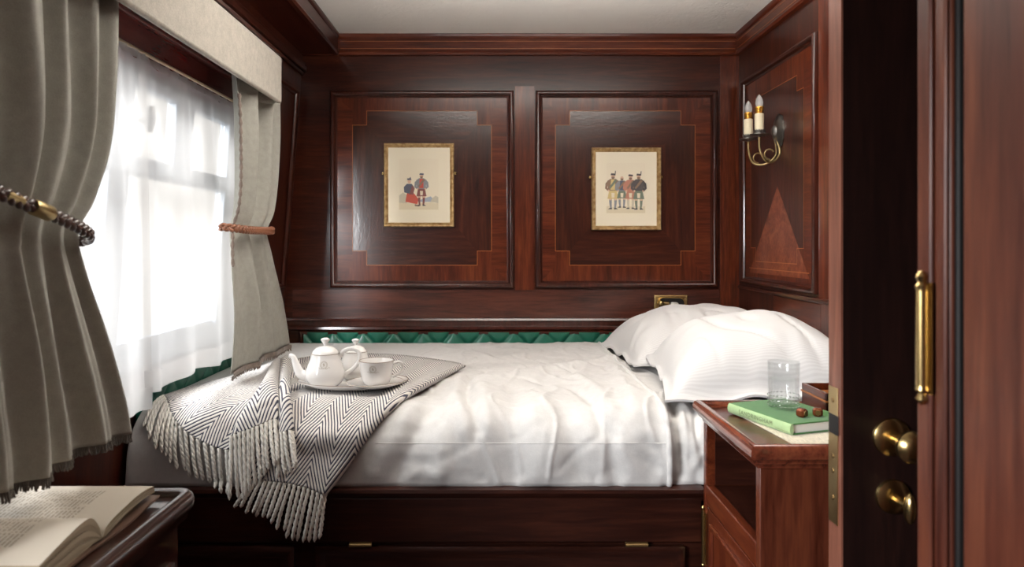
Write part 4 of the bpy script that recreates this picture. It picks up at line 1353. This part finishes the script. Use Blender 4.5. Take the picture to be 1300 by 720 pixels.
# ------------------------------------------------------------------ sconce
sy_, sz_ = 2.637, 0.390
sc = thing('wall_sconce', (XR - 0.006, sy_, sz_ - 0.09), 'two-armed candle sconce of dark metal and brass on the right wall', 'wall lamp')
mb = MB()
P = []
for r_, h in ((0.0005, -0.030), (0.2, -0.030), (0.32, -0.024), (0.40, -0.018), (0.62, -0.017), (0.80, -0.012), (1.0, -0.006), (1.0, 0.0)):
    row = []
    for k in range(48):
        a = 2 * PI * k / 48
        s_ = 1 + (0.045 * math.cos(12 * a) if r_ > 0.5 else 0)
        row.append((XR - 0.0045 + h, sy_ + 0.045 * r_ * s_ * math.cos(a), sz_ + 0.030 + 0.062 * r_ * s_ * math.sin(a)))
    P.append(row)
mb.grid(P, 0, None, True)
mb.build('backplate', M['pewter'], sc, smooth=50)
for k, (cy, ) in enumerate(((2.578,), (2.690,))):
    cx_, cz_ = 0.948, 0.404
    arm = catmull(np.array([(XR - 0.02, sy_ + (cy - sy_) * 0.15, sz_ + 0.005), (XR - 0.012, sy_ + (cy - sy_) * 0.3, sz_ - 0.055), (XR - 0.045, sy_ + (cy - sy_) * 0.6, sz_ - 0.088), (cx_ + 0.020, cy, sz_ - 0.083), (cx_ + 0.002, cy, sz_ - 0.045), (cx_, cy, cz_ - 0.012)]), 7)
    am = MB().tube([tuple(p) for p in arm], 0.0042, 10)
    am.tube([(cx_ + 0.038 + 0.021 * (1 - t_ * 0.25) * math.cos(-PI / 2 - t_ * 4.2), cy, sz_ - 0.062 + 0.021 * (1 - t_ * 0.25) * math.sin(-PI / 2 - t_ * 4.2)) for t_ in np.linspace(0, 1, 18)], 0.0030, 8)
    am.build('arm', M['brass_dull'], sc, smooth=60)
    mb = MB()
    mb.lathe([(0.004, -0.016), (0.008, -0.012), (0.030, -0.009), (0.034, -0.006), (0.034, -0.004), (0.018, -0.003), (0.018, 0.0)], (cx_, cy, cz_), 28)
    P = []
    for r_, h in ((0.017, -0.002), (0.021, 0.004), (0.022, 0.012), (0.0205, 0.012), (0.019, 0.004)):
        P.append([(cx_ + r_ * math.cos(2 * PI * q / 32), cy + r_ * math.sin(2 * PI * q / 32), cz_ + h - (0.004 if h > 0.01 and q % 2 else 0)) for q in range(32)])
    mb.grid(P, 0, None, True)
    mb.build('drip_pan', M['pewter'], sc, smooth=40)
    MB().lathe([(0.0003, 0.004), (0.0165, 0.004), (0.0165, 0.068), (0.0145, 0.070)], (cx_, cy, cz_), 28).build('candle_sleeve', M['candle'], sc, smooth=40)
    MB().lathe([(0.012, 0.068), (0.0145, 0.070), (0.0150, 0.086), (0.0165, 0.090), (0.0155, 0.094), (0.010, 0.096)], (cx_, cy, cz_), 24).build('lamp_collar', M['amber'], sc, smooth=40)
    MB().lathe([(0.009, 0.095), (0.0135, 0.102), (0.0145, 0.112), (0.0115, 0.124), (0.006, 0.134), (0.0012, 0.140), (0.0002, 0.1405)], (cx_, cy, cz_), 24).build('bulb', M['bulb'], sc, smooth=60)

# ------------------------------------------------------------------ curtains
def curtain_grid(X, keys, k, seed, nu=220, nv=90, sharp=0.7, side=1):
    """keys: (z, y0, y1, pleat depth, x offset) from top to hem"""
    K = np.array(keys, float)
    kk = catmull(K, 12)
    idx = np.linspace(0, len(kk) - 1, nv)
    KK = np.stack([np.interp(idx, np.arange(len(kk)), kk[:, c]) for c in range(K.shape[1])], 1)
    P = []
    for i in range(nv):
        z, y0, y1, am, xo = KK[i]
        row = []
        for j in range(nu):
            u = j / (nu - 1)
            uw = u + 0.035 * noise.noise(Vector((u * 5, z * 1.6, seed))) + 0.02 * noise.noise(Vector((u * 11, z * 2.4, seed + 4)))
            wv_ = (math.sin(2 * PI * k * uw + seed) + 0.38 * math.sin(4 * PI * k * uw + 1.3 + seed) + (0.25 + 0.75 * min(1.0, max(0.0, -z * 5))) * math.sin(2 * PI * k * 0.37 * uw + 0.5)) * (1.0 if z > 0 else 0.85) if side == 0 else (2 * abs(math.sin(PI * k * uw + seed)) ** sharp - 1.15)
            depth = am * (0.7 + 0.6 * noise.noise(Vector((u * 4, z * 1.2, seed + 9))) + 0.35)
            row.append((X + xo + depth * wv_ + 0.010 * noise.noise(Vector((u * 3, z * 3, seed + 2))), y0 + (y1 - y0) * u + depth * 0.25 * math.cos(2 * PI * k * uw + seed), z))
        P.append(row)
    return np.array(P)


def hem_fringe(name, row, mats, parent, length, n, thick=0.0014, seed=0):
    pts = resample(row, n)
    rs = np.random.RandomState(seed)
    mb = MB()
    for p in pts:
        d = rs.uniform(-1, 1, 2) * 0.004
        mb.tube([(p[0], p[1], p[2] + 0.002), (p[0] + d[0] * 0.4, p[1] + d[1] * 0.4, p[2] - length * 0.5), (p[0] + d[0], p[1] + d[1], p[2] - length * rs.uniform(0.8, 1.1))], thick, 5)
    o = mb.build(name, mats, parent, smooth=0)
    o['kind'] = 'stuff'
    return o


# far curtain
XC = -0.775
far = curtain_grid(XC, [(0.50, 2.035, 2.50, 0.016, 0), (0.30, 2.04, 2.49, 0.017, 0.0), (0.12, 2.045, 2.44, 0.015, 0.0), (0.045, 2.05, 2.395, 0.011, -0.010),
                        (-0.03, 2.04, 2.42, 0.012, -0.002), (-0.20, 2.035, 2.51, 0.016, 0.006), (-0.372, 2.03, 2.60, 0.009, 0.004)], 2.7, 2.0, sharp=1.0, side=0)
fc_ = thing('curtain', (XC, 2.27, -0.39), 'pale sage wool curtain tied back at the far side of the window', 'curtain', 'curtains at the window')
MB().grid(far).build('curtain_panel', M['curtain'], fc_, smooth=180, solid=0.003)
MB().tube([tuple(p + np.array((0.004, -0.003, 0))) for p in resample(far[5:64, 0], 60)], [0.0045 + 0.0018 * math.sin(k * 2.1) for k in range(60)], 7).build('edge_braid', M['braid'], fc_, smooth=60)
hm = far[-1] + np.array((0.003, 0, 0))
MB().grid([hm + np.array((0.003, 0, 0.004)), hm + np.array((0.005, 0, -0.004)), hm + np.array((0.003, 0, -0.012)), hm + np.array((-0.002, 0, -0.012))]).build('hem_braid', M['braid'], fc_, smooth=60)
hem_fringe('hem_fringe', hm - np.array((0, 0, 0.010)), M['braid'], fc_, 0.010, 150, 0.0014, 3)

# near curtain
XN = -0.755
near = curtain_grid(XN, [(0.60, 0.86, 1.405, 0.013, -0.015), (0.45, 0.86, 1.40, 0.015, -0.012), (0.22, 0.88, 1.365, 0.016, 0.0), (0.09, 0.90, 1.305, 0.014, 0.0), (0.025, 0.92, 1.262, 0.012, -0.006),
                         (-0.04, 0.91, 1.268, 0.013, 0.0), (-0.16, 0.90, 1.318, 0.016, 0.004), (-0.30, 0.89, 1.378, 0.017, 0.006), (-0.375, 0.88, 1.405, 0.016, 0.006)], 6.0, 0.6, nu=340, side=0)
nc_ = thing('curtain', (XN, 1.15, -0.40), 'dark olive wool curtain with frayed hem hanging nearest the viewer', 'curtain', 'curtains at the window')
MB().grid(near).build('curtain_panel', M['curtain'], nc_, smooth=180, solid=0.003)
hem_fringe('hem_fringe', near[-1], M['fringe_dark'], nc_, 0.017, 420, 0.0015, 5)


def plait(pts, r, mats, name, label, clasp=None, seg=90):
    o = thing(name, tuple(np.array(pts).mean(0)), label, 'curtain tieback', 'leather tiebacks on the curtains')
    path = resample(catmull(np.array(pts), 12), seg)
    mb = MB()
    d = np.gradient(path, axis=0)
    d /= np.linalg.norm(d, axis=1)[:, None]
    up = np.array((0, 0, 1.0))
    for s_ in range(3):
        q = []
        for k in range(seg):
            a = k * 0.62 + s_ * 2 * PI / 3
            side = np.cross(d[k], up); side /= np.linalg.norm(side) + 1e-9
            vert = np.cross(side, d[k])
            q.append(tuple(path[k] + vert * math.sin(a) * r * 0.62 + side * math.sin(2 * a) * r * 0.30))
        mb.tube(q, r * 0.52, 8)
    mb.build('braid', mats, o, smooth=60)
    if clasp is not None:
        a, b_ = path[clasp[0]], path[clasp[1]]
        MB().tube([tuple(a), tuple(a + (b_ - a) * 0.1), tuple(b_ - (b_ - a) * 0.1), tuple(b_)], [r * 1.05, r * 1.22, r * 1.22, r * 1.05], 18).build('brass_clasp', M['brass_dull'], o, smooth=40)
        c = path[max(0, clasp[0] - 12)]; e = path[max(0, clasp[0] - 5)]
        MB().tube([tuple(c), tuple(e)], r * 0.8, 14).build('brass_clasp', M['brass_dull'], o, smooth=40)
    return o


plait([(-0.80, 2.035, 0.050), (-0.762, 2.045, 0.046), (-0.744, 2.12, 0.042), (-0.742, 2.24, 0.042), (-0.748, 2.34, 0.044), (-0.772, 2.405, 0.048)], 0.0115, M['plait'], 'curtain_tieback', 'tan braided leather tieback round the far pale curtain')
plait([(-0.742, 0.90, 0.110), (-0.722, 0.98, 0.085), (-0.716, 1.08, 0.060), (-0.714, 1.18, 0.036), (-0.722, 1.25, 0.018), (-0.748, 1.285, 0.008), (-0.775, 1.28, 0.006)], 0.0105, M['plait_dark'], 'curtain_tieback', 'dark braided leather tieback with brass clasp round the near olive curtain', clasp=(40, 49))

# pelmet
pe = thing('pelmet', (-0.76, 1.6, 0.465), 'oatmeal felt covered pelmet box above the window', 'pelmet')
mb = MB().box(-0.735, -0.718, 0.70, 2.352, 0.465, 0.620).box(-0.86, -0.735, 2.328, 2.352, 0.465, 0.620)
mb.build('fabric_board', M['pelmet'], pe, bevel=0.008)
MB().box(-0.86, -0.716, 0.70, 2.352, 0.620, 0.632).build('top_board', M['wood_y'], pe, bevel=0.002)

# sheers
def sheer(y0, y1, z1, X, k, seed, label):
    o = thing('sheer_curtain', (X, (y0 + y1) / 2, z1), label, 'sheer curtain', 'sheer curtains over the window')
    nu, nv = 150, 50
    P = []
    for i in range(nv):
        t_ = i / (nv - 1)
        z = 0.432 + (z1 - 0.432) * t_
        row = []
        for j in range(nu):
            u = j / (nu - 1)
            uw = u + 0.05 * noise.noise(Vector((u * 4, z * 0.8, seed)))
            a = 0.004 + 0.008 * t_
            row.append((X + a * math.sin(2 * PI * k * uw) + 0.0025 * math.sin(2 * PI * 2.7 * k * uw + 1) * (1 - t_ * 0.7) + 0.018 * t_, y0 + (y1 - y0) * u, z + (0.006 * math.sin(2 * PI * k * uw * 0.5 + seed) * t_)))
        P.append(row)
    P = np.array(P)
    MB().grid(P).build('voile', M['sheer'], o, smooth=180)
    hem = [P[-1] + np.array((0.0012, 0, h)) for h in (0.052, 0.03, 0.0)]
    MB().grid(hem).build('hem_band', M['sheer'], o, smooth=180)
    # gathered heading on its rod
    hd = []
    for h, a in ((0.0, 0.003), (0.012, 0.006), (0.022, 0.004), (0.034, 0.005)):
        hd.append([(X + a * math.sin(2 * PI * k * 3.3 * j / (nu - 1) + seed) * 0.6, y0 + (y1 - y0) * j / (nu - 1), 0.430 + h * 0.55) for j in range(nu)])
    MB().grid(hd).build('heading', M['sheer'], o, smooth=180)
    return o


sheer(1.16, 1.675, -0.385, -0.835, 3, 1.0, 'white sheer curtain half behind the dark olive curtain')
sheer(1.655, 2.27, -0.350, -0.845, 3.4, 3.0, 'white sheer curtain beside the pale far curtain')
rod = tag(MB().tube([(-0.838, y, 0.4515) for y in np.linspace(1.10, 2.30, 10)], 0.004, 10).build('curtain_rod', mat('cream_rod', srgb(214, 190, 160), 0.4), None), 'thin cream rod carrying the sheer curtains under the red window head', 'curtain rod')

# ------------------------------------------------------------------ table under the near curtain
TZ = -0.450
tb = thing('side_table', (-0.75, 0.95, ZF), 'dark mahogany side table with raised rim in the near left corner', 'table')
X0, X1, Y0, Y1 = -0.935, -0.555, 0.55, 1.318
mb = MB()
rim = [(0.030, TZ - 0.050), (0.012, TZ - 0.048), (0.008, TZ - 0.036), (0.001, TZ - 0.028), (0.0, TZ - 0.016), (0.003, TZ - 0.006), (0.010, TZ), (0.018, TZ), (0.025, TZ - 0.004), (0.028, TZ - 0.012), (0.034, TZ - 0.013)]


def rounded_rim(mb, prof, R=0.03):
    P = []
    for d, h in prof:
        row = []
        for (cx_, cy_, a0) in ((X1 - R, Y0 + R, -PI / 2), (X1 - R, Y1 - R, 0), (X0 + R, Y1 - R, PI / 2), (X0 + R, Y0 + R, PI)):
            for q in range(7):
                a = a0 + q * PI / 12
                r_ = R - d
                if r_ < 0.004:
                    ox, oy = (d - R + 0.004) * (-1 if math.cos(a0 + PI / 4) > 0 else 1), (d - R + 0.004) * (-1 if math.sin(a0 + PI / 4) > 0 else 1)
                    r_ = 0.004
                else: ox = oy = 0
                row.append((cx_ + ox + r_ * math.cos(a), cy_ + oy + r_ * math.sin(a), h))
        P.append(row)
    mb.grid(P, 0, None, True)


rounded_rim(mb, rim)
mb.box(X0 + 0.03, X1 - 0.03, Y0 + 0.03, Y1 - 0.03, TZ - 0.03, TZ - 0.0125)
mb.build('table_top', M['table'], tb, smooth=50)
mb = MB().box(X0 + 0.01, X1 - 0.028, Y0 + 0.03, Y1 - 0.028, ZF, TZ - 0.047)
mb.build('cabinet', M['table'], tb, bevel=0.003)
MB().mould((X1 - 0.028, 0, 0), (0, 1, 0), (0, 0, 1), (1, 0, 0), Y0 + 0.08, ZF + 0.10, Y1 - 0.06, TZ - 0.115, [(0, 0), (0, 0.008), (0.005, 0.011), (0.012, 0.008), (0.018, 0.009), (0.024, 0.002)]).build('panel_moulding', M['table'], tb, smooth=50)

# open book
ZQ = TZ - 0.0125
ob = thing('open_book', (-0.72, 1.09, ZQ), 'open book with cream pages lying on the dark side table', 'book')
bx0, bx1 = -0.845, -0.612
near_top = catmull(np.array([(1.094, 0.010), (1.086, 0.030), (1.068, 0.049), (1.045, 0.053), (1.00, 0.046), (0.945, 0.034)]), 6)
far_top = catmull(np.array([(1.096, 0.010), (1.104, 0.020), (1.125, 0.027), (1.16, 0.032), (1.20, 0.036), (1.235, 0.036), (1.258, 0.033)]), 6)


def block(topc, under, name):
    t_ = [(y, ZQ + h) for y, h in topc]
    u_ = [(y, ZQ + h) for y, h in under]
    mb = MB()
    L_ = np.concatenate([[0], np.cumsum(np.linalg.norm(np.diff(topc, axis=0), axis=1))])
    P = [[(x, y, z) for x in np.linspace(bx1, bx0, 12)] for y, z in t_]
    uv = [[(bx1 - x, l) for x in np.linspace(bx1, bx0, 12)] for l in L_]
    mb.grid(P, 1, uv)
    for x in (bx0, bx1):
        n = len(t_)
        ui = resample(np.array(u_), n)
        for f in np.linspace(0, 1, 7)[:-1]:
            a = [(x, y + (yy - y) * f, z + (zz - z) * f) for (y, z), (yy, zz) in zip(t_, ui)]
            c = [(x - (0.0012 if x == bx1 else -0.0012) * (1 if int(f * 6) % 2 else 0), y + (yy - y) * (f + 1 / 6), z + (zz - z) * (f + 1 / 6)) for (y, z), (yy, zz) in zip(t_, ui)]
            mb.grid([a, c], 0)
    mb.add([(bx0, *t_[-1]), (bx1, *t_[-1]), (bx1, *u_[-1]), (bx0, *u_[-1])], [(0, 1, 2, 3)], 0)
    mb.add([p for y, z in u_ for p in ((bx0, y, z), (bx1, y, z))], [(2 * i, 2 * i + 1, 2 * i + 3, 2 * i + 2) for i in range(len(u_) - 1)], 0)
    return mb.build(name, [M['page'], M['printed']], ob, smooth=40)


block(near_top, [(1.093, 0.008), (1.07, 0.010), (1.04, 0.008), (1.00, 0.006), (0.935, 0.005)], 'page_block')
block(far_top, [(1.097, 0.008), (1.106, 0.008), (1.125, 0.012), (1.16, 0.018), (1.20, 0.022), (1.235, 0.023), (1.262, 0.021)], 'page_block')
cv = catmull(np.array([(0.925, 0.0005), (1.00, 0.002), (1.06, 0.003), (1.094, 0.001), (1.13, 0.001), (1.18, 0.002), (1.27, 0.010)]), 6)
P = [[(x, y, ZQ + h + o_) for x in (bx0 - 0.004, bx1 + 0.005)] for o_, seq in ((0.0, cv), (0.0028, cv[::-1])) for y, h in seq]
P.append(P[0])
mb = MB().grid(P)
for x in (bx0 - 0.004, bx1 + 0.005):
    mb.grid([[(x, y, ZQ + h) for y, h in cv], [(x, y, ZQ + h + 0.0028) for y, h in cv]])
mb.build('cover', M['cover'], ob, smooth=40)

for o in bpy.data.objects:
    if '_org' in o: del o['_org']
